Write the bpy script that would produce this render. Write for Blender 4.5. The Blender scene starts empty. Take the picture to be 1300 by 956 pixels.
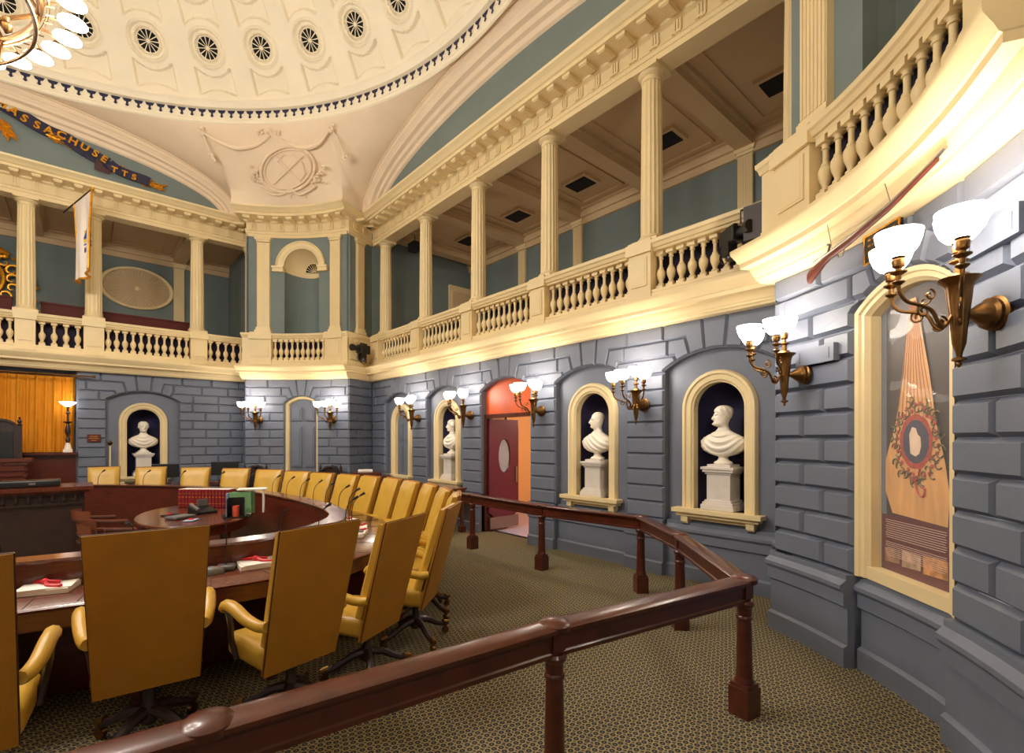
import bpy, bmesh, math, random
from math import sin, cos, pi, sqrt, atan2, radians as rad
from mathutils import Vector, Matrix
random.seed(7)
scene = bpy.context.scene
COL = scene.collection
CX, CY = -1.79, 6.61          # centre of the room; the camera stands at the origin
S2 = sqrt(2)

# ------------------------------------------------------------------ materials
def lin(c):
    return tuple(((x/255)/12.92 if x/255 <= .04045 else ((x/255+.055)/1.055)**2.4) for x in c) + (1,)
MATS = {}
def mat(name, rgb, rough=.6, metal=0, emit=0, spec=.5, var=0, vscale=8, bump=0, bscale=60, coat=0, stretch=(1,1,1)):
    if name in MATS: return MATS[name]
    m = bpy.data.materials.new(name); m.use_nodes = True
    nt = m.node_tree; b = nt.nodes['Principled BSDF']
    b.inputs['Base Color'].default_value = lin(rgb)
    b.inputs['Roughness'].default_value = rough
    b.inputs['Metallic'].default_value = metal
    b.inputs['Specular IOR Level'].default_value = spec
    if coat: b.inputs['Coat Weight'].default_value = coat; b.inputs['Coat Roughness'].default_value = .12
    if emit:
        b.inputs['Emission Color'].default_value = lin(rgb); b.inputs['Emission Strength'].default_value = emit
    tc = mp = None
    if var or bump:
        tc = nt.nodes.new('ShaderNodeTexCoord'); mp = nt.nodes.new('ShaderNodeMapping')
        mp.inputs['Scale'].default_value = stretch
        nt.links.new(tc.outputs['Object'], mp.inputs['Vector'])
    if var:
        n = nt.nodes.new('ShaderNodeTexNoise'); n.inputs['Scale'].default_value = vscale; n.inputs['Detail'].default_value = 4
        nt.links.new(mp.outputs['Vector'], n.inputs['Vector'])
        r = nt.nodes.new('ShaderNodeValToRGB'); c = lin(rgb)
        r.color_ramp.elements[0].position = .3; r.color_ramp.elements[1].position = .7
        r.color_ramp.elements[0].color = (c[0]*(1-var), c[1]*(1-var), c[2]*(1-var), 1)
        r.color_ramp.elements[1].color = (min(1, c[0]*(1+var)), min(1, c[1]*(1+var)), min(1, c[2]*(1+var)), 1)
        nt.links.new(n.outputs['Fac'], r.inputs['Fac']); nt.links.new(r.outputs['Color'], b.inputs['Base Color'])
    if bump:
        n = nt.nodes.new('ShaderNodeTexNoise'); n.inputs['Scale'].default_value = bscale; n.inputs['Detail'].default_value = 3
        nt.links.new(mp.outputs['Vector'], n.inputs['Vector'])
        bp = nt.nodes.new('ShaderNodeBump'); bp.inputs['Strength'].default_value = bump; bp.inputs['Distance'].default_value = .01
        nt.links.new(n.outputs['Fac'], bp.inputs['Height']); nt.links.new(bp.outputs['Normal'], b.inputs['Normal'])
    MATS[name] = m
    return m
M_BLUE = mat('lower_wall_paint', (106, 112, 127), .5, var=.05, vscale=3, bump=.1, bscale=40)
M_TEAL = mat('upper_wall_paint', (112, 124, 122), .7, var=.05, vscale=2)
M_CREAM = mat('cream_paint', (228, 206, 158), .5, var=.03, vscale=3)
M_DOME = mat('dome_plaster', (240, 228, 202), .75, var=.03, vscale=2)
M_PEND = mat('pendentive_plaster', (233, 211, 182), .75, var=.03, vscale=2)
M_GCEIL = mat('gallery_ceiling_paint', (205, 178, 138), .7, var=.04, vscale=2)
M_NAVY = mat('niche_navy_paint', (38, 34, 66), .6, var=.2, vscale=2)
M_MARBLE = mat('white_marble', (238, 228, 212), .35, var=.04, vscale=6, bump=.05, bscale=90)
M_PEDM = mat('grey_marble', (214, 206, 198), .35, var=.06, vscale=9)
M_WOOD = mat('mahogany', (84, 32, 18), .3, var=.35, vscale=7, coat=.3, stretch=(1, 1, 9))
M_WOODH = mat('mahogany_top', (92, 42, 26), .25, var=.25, vscale=5, coat=.5, stretch=(6, 6, 1))
M_DWOOD = mat('dark_carved_wood', (44, 26, 22), .42, var=.3, vscale=8, coat=.2)
M_RAIL = mat('railing_mahogany', (76, 30, 17), .32, var=.3, vscale=10, coat=.25, stretch=(1, 1, 1))
M_LEATH = mat('mustard_leather', (196, 153, 54), .36, var=.08, vscale=5, bump=.12, bscale=120)
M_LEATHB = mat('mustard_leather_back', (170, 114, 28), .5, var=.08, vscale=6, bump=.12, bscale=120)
M_STITCH = mat('brown_stitching', (70, 42, 16), .6)
M_BRASS = mat('antique_brass', (122, 88, 50), .38, metal=1, var=.2, vscale=20)
M_GOLD = mat('gilding', (214, 148, 36), .35, metal=.7, var=.3, vscale=25)
M_PEW = mat('pew_wood', (86, 34, 26), .6, spec=.2)
M_BLACK = mat('black_plastic', (18, 18, 20), .4)
M_DARK = mat('dark_void', (14, 12, 14), .9)
M_GREY = mat('grey_plastic', (98, 96, 94), .4)
M_RED = mat('red_ribbon', (196, 24, 32), .5)
M_PAPER = mat('white_paper', (236, 230, 222), .8)
M_CURT = mat('gold_curtain', (214, 138, 8), .75, var=.06, vscale=4, bump=.1, bscale=80)
M_SHADE = mat('lit_glass_shade', (255, 246, 232), .3, emit=9)
M_BOOK = mat('red_book_cloth', (120, 18, 24), .5, var=.1, vscale=20)
M_DOORR = mat('burgundy_door_paint', (108, 40, 62), .45, var=.05)
M_ORANGE = mat('orange_transom_panel', (206, 84, 30), .45, var=.08, vscale=3)
M_TAN = mat('brown_leather', (122, 66, 42), .35, var=.1)
M_LOBBY = mat('lobby_cream_wall', (236, 190, 128), .7)
M_LFLOOR = mat('lobby_pale_floor', (176, 170, 200), .3)
M_GREEN = mat('green_folder', (120, 168, 116), .7)
M_STEEL = mat('brushed_steel', (150, 146, 140), .35, metal=1)
M_FLAG = mat('white_flag_silk', (238, 226, 216), .7)
M_RIB = mat('navy_ribbon_paint', (28, 26, 58), .5)
M_PINK = mat('coral_plastic', (232, 96, 66), .5)

def mat_carpet():
    m = bpy.data.materials.new('patterned_carpet'); m.use_nodes = True; nt = m.node_tree; b = nt.nodes['Principled BSDF']
    L = nt.links.new
    tc = nt.nodes.new('ShaderNodeTexCoord')
    mp = nt.nodes.new('ShaderNodeMapping'); mp.inputs['Rotation'].default_value = (0, 0, rad(20)); L(tc.outputs['Object'], mp.inputs['Vector'])
    vo = nt.nodes.new('ShaderNodeTexVoronoi'); vo.voronoi_dimensions = '2D'; vo.inputs['Scale'].default_value = 23; vo.inputs['Randomness'].default_value = .18
    L(mp.outputs['Vector'], vo.inputs['Vector'])
    r = nt.nodes.new('ShaderNodeValToRGB'); e = r.color_ramp.elements
    navy = lin((40, 46, 60)); yel = lin((154, 138, 94)); tan = lin((84, 80, 72))
    e[0].position = 0; e[0].color = yel; e[1].position = .16; e[1].color = navy
    for p, c in ((.34, navy), (.42, yel), (.50, yel), (.58, navy), (.70, tan)):
        x = r.color_ramp.elements.new(p); x.color = c
    L(vo.outputs['Distance'], r.inputs['Fac']); L(r.outputs['Color'], b.inputs['Base Color'])
    b.inputs['Roughness'].default_value = .95; b.inputs['Specular IOR Level'].default_value = .1
    n = nt.nodes.new('ShaderNodeTexNoise'); n.inputs['Scale'].default_value = 220; L(tc.outputs['Object'], n.inputs['Vector'])
    bp = nt.nodes.new('ShaderNodeBump'); bp.inputs['Strength'].default_value = .4; bp.inputs['Distance'].default_value = .005
    L(n.outputs['Fac'], bp.inputs['Height']); L(bp.outputs['Normal'], b.inputs['Normal'])
    return m
M_CARPET = mat_carpet()
def mat_glass():
    m = bpy.data.materials.new('poster_glass'); m.use_nodes = True; b = m.node_tree.nodes['Principled BSDF']
    b.inputs['Base Color'].default_value = (1, 1, 1, 1); b.inputs['Roughness'].default_value = .02
    b.inputs['Alpha'].default_value = .08; b.inputs['Specular IOR Level'].default_value = 1.0
    return m
M_GLASS = mat_glass()

# ------------------------------------------------------------------ mesh builder
class MB:
    def __init__(s, fn=None):
        s.v = []; s.f = []; s.fn = fn
    def add(s, vs, fs):
        o = len(s.v)
        s.v += [tuple(s.fn(*p)) for p in vs] if s.fn else [tuple(p) for p in vs]
        s.f += [tuple(i+o for i in f) for f in fs]
        return s
    def box(s, c, d, rz=0, taper=1):
        x, y, z = d[0]/2, d[1]/2, d[2]/2; vs = []
        for k, zz in ((taper, -z), (1, z)):
            for a, b in ((-x, -y), (x, -y), (x, y), (-x, y)):
                a *= k; b *= k
                vs.append((c[0]+a*cos(rz)-b*sin(rz), c[1]+a*sin(rz)+b*cos(rz), c[2]+zz))
        return s.add(vs, [(3, 2, 1, 0), (4, 5, 6, 7), (0, 1, 5, 4), (1, 2, 6, 5), (2, 3, 7, 6), (3, 0, 4, 7)])
    def rbox(s, c, d, r=.02, rz=0, n=3):
        """box with rounded vertical and horizontal edges"""
        x, y, z = d[0]/2, d[1]/2, d[2]/2; rings = []
        prof = []
        for i in range(n+1):
            a = pi/2*i/n; prof.append((-z+r-r*cos(a) if 0 else -z+r*(1-sin(a)), r*(1-cos(a))))
        prof = [(zz, ins) for zz, ins in reversed([( -z+r*(1-cos(pi/2*i/n)), r*(1-sin(pi/2*i/n))) for i in range(n+1)])]
        prof = [(-z+r*(1-cos(pi/2*i/n)), r*(1-sin(pi/2*i/n))) for i in range(n+1)]
        prof += [(z-r*(1-cos(pi/2*i/n)), r*(1-sin(pi/2*i/n))) for i in range(n, -1, -1)]
        for zz, ins in prof:
            ring = []
            for q, (sx, sy) in enumerate(((1, 1), (-1, 1), (-1, -1), (1, -1))):
                for i in range(n+1):
                    a = pi/2*q+pi/2*i/n; rr = max(r-ins, .0005)
                    px = sx*(x-r)+rr*cos(a); py = sy*(y-r)+rr*sin(a)
                    ring.append((c[0]+px*cos(rz)-py*sin(rz), c[1]+px*sin(rz)+py*cos(rz), c[2]+zz))
            rings.append(ring)
        return s.loft(rings, caps=True)
    def loft(s, rings, caps=False, closed=True):
        n = len(rings[0]); vs = [p for r in rings for p in r]; fs = []
        for i in range(len(rings)-1):
            for j in range(n if closed else n-1):
                k = (j+1) % n
                fs.append((i*n+j, i*n+k, (i+1)*n+k, (i+1)*n+j))
        if caps: fs.append(tuple(range(n-1, -1, -1))); fs.append(tuple((len(rings)-1)*n+j for j in range(n)))
        return s.add(vs, fs)
    def lathe(s, prof, c=(0, 0, 0), n=20, sx=1, sy=1, flute=0, nf=20):
        rings = []
        for r, z in prof:
            rings.append([(c[0]+sx*r*cos(2*pi*j/n), c[1]+sy*r*sin(2*pi*j/n), c[2]+z) for j in range(n)])
        return s.loft(rings, caps=True)
    def tube(s, pts, r, n=8, closed=False, caps=True):
        pts = [Vector(p) for p in pts]; m = len(pts); rings = []
        rr = r if isinstance(r, (list, tuple)) else [r]*m
        up = None
        for i, p in enumerate(pts):
            if closed: d = pts[(i+1) % m]-pts[i-1]
            else: d = pts[min(i+1, m-1)]-pts[max(i-1, 0)]
            if d.length < 1e-9: d = Vector((0, 0, 1))
            d.normalize()
            if up is None:
                up = Vector((0, 0, 1)) if abs(d.z) < .9 else Vector((1, 0, 0))
            a = up-d*up.dot(d)
            if a.length < 1e-6: a = d.orthogonal()
            a.normalize(); b = d.cross(a); up = a
            rings.append([tuple(p+a*rr[i]*cos(2*pi*j/n)+b*rr[i]*sin(2*pi*j/n)) for j in range(n)])
        if closed: rings.append(rings[0])
        return s.loft(rings, caps=caps and not closed)
    def grid(s, fn, us, vs_):
        a = [fn(u, v) for u in us for v in vs_]; m = len(vs_)
        fs = [(i*m+j, i*m+j+1, (i+1)*m+j+1, (i+1)*m+j) for i in range(len(us)-1) for j in range(m-1)]
        return s.add(a, fs)
    def prism(s, poly, z0, z1):
        n = len(poly)
        vs = [(x, y, z0) for x, y in poly]+[(x, y, z1) for x, y in poly]
        return s.add(vs, [tuple(range(n-1, -1, -1)), tuple(range(n, 2*n))]+[(i, (i+1) % n, n+(i+1) % n, n+i) for i in range(n)])
    def ball(s, c, r, n=12, m=8, sc=(1, 1, 1)):
        rings = []
        for i in range(m+1):
            a = pi*i/m; q = max(sin(a), .001)
            rings.append([(c[0]+sc[0]*r*q*cos(2*pi*j/n), c[1]+sc[1]*r*q*sin(2*pi*j/n), c[2]-sc[2]*r*cos(a)) for j in range(n)])
        return s.loft(rings, caps=True)
    def build(s, name, m, parent=None, smooth=False, angle=None, label=None, fix=True):
        me = bpy.data.meshes.new(name); me.from_pydata(s.v, [], s.f); me.materials.append(m)
        if fix:
            bm = bmesh.new(); bm.from_mesh(me); bmesh.ops.recalc_face_normals(bm, faces=bm.faces); bm.to_mesh(me); bm.free()
        if smooth:
            me.polygons.foreach_set('use_smooth', [True]*len(me.polygons))
            me.set_sharp_from_angle(angle=rad(angle if angle else 40))
        o = bpy.data.objects.new(name, me); COL.objects.link(o)
        if parent: o.parent = parent
        if label: o['label'] = label
        return o
def thing(name, label, cat, loc=(0, 0, 0), rz=0, group=None):
    o = bpy.data.objects.new(name, None); COL.objects.link(o); o.empty_display_size = .1
    o.location = loc; o.rotation_euler = (0, 0, rz); o['label'] = label; o['category'] = cat
    if group: o['group'] = group
    return o
def tag(o, label, cat, group=None):
    o['label'] = label; o['category'] = cat
    if group: o['group'] = group
    return o
def struct(o, label=None):
    o['kind'] = 'structure'
    if label: o['label'] = label
    return o
def copy_tree(o, parent=None):
    c = o.copy(); COL.objects.link(c)
    if parent: c.parent = parent
    for ch in list(o.children): copy_tree(ch, c)
    return c
def smoothline(P, n):
    out = []; P = [Vector(p) for p in P]
    for i in range(len(P)-1):
        a = P[max(i-1, 0)]; b = P[i]; c = P[i+1]; d = P[min(i+2, len(P)-1)]
        for k in range(n):
            t = k/n
            out.append(.5*((2*b)+(c-a)*t+(2*a-5*b+4*c-d)*t*t+(3*b-a-3*c+d)*t**3))
    out.append(P[-1]); return out
def sweep_flat(mb, path, prof, fr, closed=False):
    """sweep profile [(out, proud)] along a 2-D path [(t, z)] lying in wall frame fr(t, off, z); 'out' grows to the left of travel"""
    n = len(path); rings = []
    for i in range(n):
        a = path[i-1] if (i or closed) else path[i]; b = path[(i+1) % n] if (i < n-1 or closed) else path[i]
        p = path[i]
        d1 = Vector((p[0]-a[0], p[1]-a[1])); d2 = Vector((b[0]-p[0], b[1]-p[1]))
        if d1.length < 1e-9: d1 = d2
        if d2.length < 1e-9: d2 = d1
        d1.normalize(); d2.normalize(); n1 = Vector((-d1.y, d1.x)); n2 = Vector((-d2.y, d2.x))
        m = (n1+n2)/(1+n1.dot(n2))
        rings.append([fr(p[0]+m.x*o, w, p[1]+m.y*o) for o, w in prof])
    if closed: rings.append(rings[0])
    vs = [p for r in rings for p in r]; k = len(prof); fs = []
    for i in range(len(rings)-1):
        for j in range(k-1): fs.append((i*k+j, i*k+j+1, (i+1)*k+j+1, (i+1)*k+j))
    mb.add(vs, fs)

# ------------------------------------------------------------------ plan of the room
W = 7.42; KW = 5.2; DE = 8.08; TE = 1.3; BUL = .23
def bulge(t): return BUL*(1-min(1, abs(t/TE))**2)
def fr_right(t, o, z): return (CX+W-o, CY+t, z)
def fr_back(t, o, z): return (CX+t, CY+W-o, z)
def fr_left(t, o, z): return (CX-W+o, CY-t, z)
def fr_front(t, o, z): return (CX-t, CY-W+o, z)
def bayframe(sx, sy, flip=1):
    """o is the distance the point stands proud of the curved bay face (into the room); t > 0 lies towards the right wall"""
    def f(t, o, z):
        d = DE+bulge(t)-o
        nx, ny = sx/S2, sy/S2
        tx, ty = (sx/S2, -sy/S2)
        return (CX+nx*d+tx*t, CY+ny*d+ty*t, z)
    return f
fr_far = bayframe(1, 1); fr_near = bayframe(1, -1)
LOOP = []; SEC = {}
def _mk():
    names = ['right', 'far', 'back', 'backleft', 'left', 'frontleft', 'front', 'near']
    for q in range(4):
        a = q*pi/2
        R_ = lambda x, y: (x*cos(a)-y*sin(a), x*sin(a)+y*cos(a))
        s0 = len(LOOP)
        LOOP.append(R_(W, -KW)); 
        s1 = len(LOOP); LOOP.append(R_(W, KW))
        SEC[names[2*q]] = (s0, s1)
        for i in range(13):
            t = TE-2*TE*i/12; d = DE+bulge(t)
            LOOP.append(R_((d+t)/S2, (d-t)/S2))
        SEC[names[2*q+1]] = (s1, len(LOOP))
_mk()
NL = len(LOOP)
def off_pt(i, o):
    i %= NL; a = Vector(LOOP[i-1]); p = Vector(LOOP[i]); b = Vector(LOOP[(i+1) % NL])
    d1 = (p-a).normalized(); d2 = (b-p).normalized()
    n1 = Vector((-d1.y, d1.x)); n2 = Vector((-d2.y, d2.x))
    k = i % (NL//4); w1 = .4 if k in (2, 0) and True else 1; w2 = .4 if k in (1, NL//4-1) else 1
    if o <= 0 or (k not in (0, 1, 2, NL//4-1)): w1 = w2 = 1
    det = n1.x*n2.y-n1.y*n2.x
    if abs(det) > .2: m = Vector(((w1*n2.y-w2*n1.y)/det, (w2*n1.x-w1*n2.x)/det))
    else: m = (n1+n2)/(1+n1.dot(n2))
    q = p+m*o
    return (CX+q.x, CY+q.y)
def sec_sweep(mb, sec, prof):
    a, b = SEC[sec]; k = len(prof)
    vs = []
    for i in range(a, b+1):
        for o, z in prof:
            x, y = off_pt(i, o); vs.append((x, y, z))
    n = b-a+1
    mb.add(vs, [(i*k+j, i*k+j+1, (i+1)*k+j+1, (i+1)*k+j) for i in range(n-1) for j in range(k-1)])
ALLSEC = list(SEC)
EXPO = 0.04
# ------------------------------------------------------------------ rusticated lower walls
Z0 = .71; HC = (3.22-.71)/12
def seg_frame(i):
    a = Vector(LOOP[i % NL]); b = Vector(LOOP[(i+1) % NL]); d = (b-a).normalized(); n = Vector((-d.y, d.x)); L = (b-a).length
    return (lambda t, o, z: (CX+a.x+d.x*t+n.x*o, CY+a.y+d.y*t+n.y*o, z)), L
class Op:
    def __init__(s, tc, hw, spring=2.63, crown=2.83):
        s.tc = tc; s.hw = hw; s.sp = spring; s.cr = crown
        r = crown-spring; s.R = (hw*hw+r*r)/(2*r); s.zc = crown-s.R; s.am = math.asin(min(1, hw/s.R))
        s.a1 = .17*s.am; s.a2 = .45*s.am; s.a3 = .72*s.am
    def arc(s, a): return (s.tc+s.R*sin(a), s.zc+s.R*cos(a))
    def rad(s, a, z): return (s.tc+(z-s.zc)*math.tan(a), z)
    def top(s, t): return s.zc+sqrt(max(s.R**2-(t-s.tc)**2, 0))
    def outline(s, n=14): return [s.arc(-s.am+2*s.am*i/n) for i in range(n+1)]
def split(a, b, par):
    w = b-a
    if w < .72: return [(a, b)]
    if w < 1.2:
        m = a+w*(.62 if par else .36); return [(a, m), (m, b)]
    n = int(round(w/.6)); st = w/n
    cuts = [a+st*(k+(.0 if par else .5)) for k in range(1 if par else 0, n)]
    cuts = [a]+cuts+[b]
    return [(cuts[i], cuts[i+1]) for i in range(len(cuts)-1) if cuts[i+1]-cuts[i] > .02]
def rusticate(mb, fr, t0, t1, ops, dep=.032):
    """blocks, courses, voussoirs and keystones as chamfered panels"""
    polys = []
    edges = [t0]
    for o in ops: edges += [o.tc-o.hw, o.tc+o.hw]
    edges.append(t1)
    for i in range(9):
        za, zb = Z0+HC*i, Z0+HC*(i+1)
        for k in range(0, len(edges), 2):
            a, b = edges[k], edges[k+1]
            if b-a < .03: continue
            for p, q in split(a, b, i % 2): polys.append([(p, za), (q, za), (q, zb), (p, zb)])
    def lef(o, ai, ao, za, zb):   # boundary on the right flank of opening o, bottom -> top
        pts = []
        if ai is None: pts += [(o.tc+o.hw, za), (o.tc+o.hw, o.sp)]; hi = o.am
        else: pts += [o.rad(ai, za)]; hi = ai
        n = 3
        for j in range(n+1):
            a = hi+(ao-hi)*j/n; pts.append(o.arc(a))
        pts.append(o.rad(ao, zb)); 
        return pts
    for i in range(9, 12):
        za, zb = Z0+HC*i, Z0+HC*(i+1)
        for k in range(0, len(ops)+1):
            L = ops[k-1] if k > 0 else None; R_ = ops[k] if k < len(ops) else None
            sel = {9: (None, 'a3'), 10: ('a3', 'a2'), 11: ('a2', 'a1')}[i]
            def g(o): return (None if sel[0] is None else getattr(o, sel[0]), getattr(o, sel[1]))
            if L: lp = lef(L, *g(L), za, zb)
            else: lp = [(t0, za), (t0, zb)]
            if R_:
                m = Op(-R_.tc, R_.hw, R_.sp, R_.cr); rp = [(-x, z) for x, z in lef(m, *g(m), za, zb)]
            else: rp = [(t1, za), (t1, zb)]
            a = max(x for x, z in lp); b = min(x for x, z in rp)
            if b-a < .02 and not (L and R_):
                continue
            cuts = [m for m in ([p[1] for p in split(a-.25, b+.25, i % 2)][:-1]) if a+.03 < m < b-.03]
            if not cuts: polys.append(list(reversed(lp)) + rp if False else lp[::-1]+rp); continue
            cur = lp
            for c in cuts:
                polys.append(cur[::-1]+[(c, za), (c, zb)]); cur = [(c, za), (c, zb)]
            polys.append(cur[::-1]+rp)
    for o in ops:
        polys.append([o.arc(-o.a1), o.arc(0), o.arc(o.a1), o.rad(o.a1, 3.22), o.rad(-o.a1, 3.22)])
    bm = bmesh.new()
    for P in polys:
        Q = []
        for p in P:
            if not Q or (abs(p[0]-Q[-1][0])+abs(p[1]-Q[-1][1])) > 1e-4: Q.append(p)
        if abs(Q[0][0]-Q[-1][0])+abs(Q[0][1]-Q[-1][1]) < 1e-4: Q.pop()
        ar = sum(Q[i][0]*Q[(i+1) % len(Q)][1]-Q[(i+1) % len(Q)][0]*Q[i][1] for i in range(len(Q)))
        if ar < 0: Q.reverse()
        f = bm.faces.new([bm.verts.new((x, 0, z)) for x, z in Q])   # normal -y for ccw in (x,z)
    bm.normal_update()
    bmesh.ops.inset_individual(bm, faces=bm.faces[:], thickness=.004, depth=0)
    bmesh.ops.inset_individual(bm, faces=[f for f in bm.faces if f.calc_area() > .012 and len(f.verts) > 3], thickness=.012+dep*.3, depth=dep, use_even_offset=True)
    bm.verts.index_update()
    vs = [(v.co.x, -dep-v.co.y, v.co.z) for v in bm.verts]
    fs = [tuple(v.index for v in f.verts) for f in bm.faces]
    bm.free()
    old = mb.fn; mb.fn = fr; mb.add(vs, fs); mb.fn = old
DADO = [(.05, 0), (.05, .15), (.03, .165), (.02, .17), (.02, .45), (.05, .47), (.05, .57), (.06, .58), (.075, .60), (.075, .63), (.03, .67), (.03, .71), (-.2, .71), (-.2, 0)]
def dado(mb, fr, t0, t1, o=0, n=1):
    rings = []
    for i in range(n+1):
        t = t0+(t1-t0)*i/n; rings.append([fr(t, o+p, z) for p, z in DADO])
    mb.loft(rings, caps=True)
def arch_panel(mb, fr, off, op, z0, hole=None, ns=24):
    """flat panel filling opening op from z0 to its arch, with an optional round-headed hole (hw, sill, springz)"""
    ts = sorted(set([op.tc-op.hw+2*op.hw*i/ns for i in range(ns+1)]+([op.tc-hole[0]+2*hole[0]*i/20 for i in range(21)] if hole else [])))
    for a, b in zip(ts[:-1], ts[1:]):
        if b-a < 1e-6: continue
        m = (a+b)/2
        def zo(t): return hole[2]+sqrt(max(hole[0]**2-(t-op.tc)**2, 0))
        q = lambda t, z: fr(t, off, z)
        if hole and abs(m-op.tc) < hole[0]:
            mb.add([q(a, z0), q(b, z0), q(b, hole[1]), q(a, hole[1])], [(0, 1, 2, 3)])
            mb.add([q(a, zo(a)), q(b, zo(b)), q(b, op.top(b)+.01), q(a, op.top(a)+.01)], [(0, 1, 2, 3)])
        else:
            mb.add([q(a, z0), q(b, z0), q(b, op.top(b)+.01), q(a, op.top(a)+.01)], [(0, 1, 2, 3)])
def jambs(mb, fr, op, z0, o1, o2):
    path = [(op.tc-op.hw, z0)]+op.outline(20)+[(op.tc+op.hw, z0)]
    mb.add([fr(t, o, z) for t, z in path for o in (o1, o2)], [(2*i, 2*i+1, 2*i+3, 2*i+2) for i in range(len(path)-1)])
NR = -.12     # recess plane
HOLE = (.31, .89, 2.12)
def arch_path(tc, hw, z0, zs, n=20):
    return [(tc-hw, z0)]+[(tc-hw*cos(pi*i/n), zs+hw*sin(pi*i/n)) for i in range(n+1)]+[(tc+hw, z0)]
def seg_path(op, z0): return [(op.tc-op.hw, z0)]+op.outline(16)+[(op.tc+op.hw, z0)]
FRAMEP = [(0, -.08), (0, .03), (.015, .034), (.03, .05), (.085, .055), (.1, .07), (.13, .07), (.145, .045), (.15, 0)]
trim_n = [0]
def trim(mb, m=M_CREAM, label=None, smooth=True, angle=30):
    trim_n[0] += 1
    return struct(mb.build('trim_%d' % trim_n[0], m, smooth=smooth, angle=angle), label)
def niche(fr, tc, filled=False):
    mb = MB(); sweep_flat(mb, arch_path(tc, HOLE[0], HOLE[1], HOLE[2]), [(a, NR+b) for a, b in FRAMEP], fr)
    # sill with two brackets
    mb.fn = fr
    mb.box((tc, NR+.06, .865), (1.08, .2, .05)); mb.box((tc, NR+.045, .82), (1.0, .15, .045)); mb.box((tc, NR+.02, .775), (.9, .07, .05))
    for s in (-1, 1):
        mb.add(*_bracket(tc+s*.4, NR))
    trim(mb, label='cream arched niche surround with bracketed sill')
    if filled:
        d = MB(fr); r = HOLE[0]
        pts = [(tc-r, HOLE[1])]+[(tc-r*cos(pi*i/16), HOLE[2]+r*sin(pi*i/16)) for i in range(17)]+[(tc+r, HOLE[1])]
        d.add([(t, NR-.05, z) for t, z in pts], [tuple(range(len(pts)))])
        for zz0, zz1 in ((.96, 1.62), (1.7, 2.1)):
            for s in (-1, 1):
                c = tc+s*.14; d.box((c, NR-.045, (zz0+zz1)/2), (.2, .03, zz1-zz0)); d.box((c, NR-.035, (zz0+zz1)/2), (.14, .03, zz1-zz0-.06))
        struct(d.build('door_1', M_BLUE), 'blue-grey blind door in arched cream frame')
        return
    n = MB(fr); r = HOLE[0]; A = [pi*i/16 for i in range(17)]
    n.grid(lambda a, z: (tc+r*cos(a), NR-.08-.34*sin(a), z), A, [HOLE[1], HOLE[2]])
    n.grid(lambda a, b: (tc+r*cos(a)*cos(b), NR-.08-.34*sin(a)*cos(b), HOLE[2]+r*sin(b)), A, [pi/2*i/8 for i in range(9)])
    n.add([(tc+r*cos(a), NR-.08-.34*sin(a), HOLE[1]) for a in A], [tuple(range(17))])
    n.box((tc, NR-.04, HOLE[1]-.01), (2*r, .1, .02))
    trim(n, M_NAVY, 'dark navy niche recess')
def _bracket(t, o):
    m = MB(); 
    m.box((t, o+.05, .77), (.09, .1, .1)); m.box((t, o+.035, .715), (.08, .07, .04)); m.box((t, o+.03, .69), (.1, .06, .02))
    return m.v, m.f
# right wall
OPR = [Op(k*1.923, .67) for k in (-2, -1, 0, 1, 2)]
b = MB(); rusticate(b, fr_right, -KW, KW, OPR)
for i, o in enumerate(OPR):
    if i == 2:
        jambs(b, fr_right, o, 0, -.03, -.3); continue
    jambs(b, fr_right, o, .5, -.03, NR-.005)
    arch_panel(b, fr_right, NR, o, .6, HOLE)
e = [-KW]+[x for o in OPR for x in (o.tc-.67, o.tc+.67)]+[KW]
for k in range(0, len(e), 2): dado(b, fr_right, e[k], e[k+1])
for i, o in enumerate(OPR):
    if i != 2: dado(b, fr_right, o.tc-.67, o.tc+.67, -.09)
wall_right = struct(b.build('wall_right', M_BLUE), 'blue-grey rusticated lower wall with arched bays')
for k, fl in ((-2, 0), (-1, 0), (1, 0), (2, 1)): niche(fr_right, k*1.923, fl)
# back wall
OPB = [Op(-2.9, .67), Op(2.9, .67)]
b = MB()
def rust_side(b, t0, t1, ops): rusticate(b, fr_back, t0, t1, ops)
rust_side(b, 1.74, KW, [OPB[1]]); rust_side(b, -KW, -1.74, [OPB[0]])
for o in OPB:
    jambs(b, fr_back, o, .5, -.03, NR-.005); arch_panel(b, fr_back, NR, o, .6, HOLE); dado(b, fr_back, o.tc-.67, o.tc+.67, -.09)
for a, c in ((-KW, -3.57), (-2.23, -1.74), (1.74, 2.23), (3.57, KW)): dado(b, fr_back, a, c)
b.fn = fr_back; 
for s in (-1, 1): b.box((s*1.76, -.13, 1.6), (.06, .22, 3.2))
b.box((0, -.4, 1.9), (3.8, .04, 3.8))
struct(b.build('wall_back', M_BLUE), 'blue-grey rusticated end wall with curtained centre')
niche(fr_back, 2.9)
niche(fr_back, -2.9)
# left and front walls (behind the camera): same courses, no niches
for nm, fr in (('wall_left', fr_left), ('wall_front', fr_front)):
    b = MB(); ops = [Op(k*1.923, .67) for k in (-2, -1, 0, 1, 2)]
    rusticate(b, fr, -KW, KW, ops)
    for o in ops: jambs(b, fr, o, .5, -.03, NR); arch_panel(b, fr, NR, o, .6)
    dado(b, fr, -KW, KW)
    struct(b.build(nm, M_BLUE))
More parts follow.
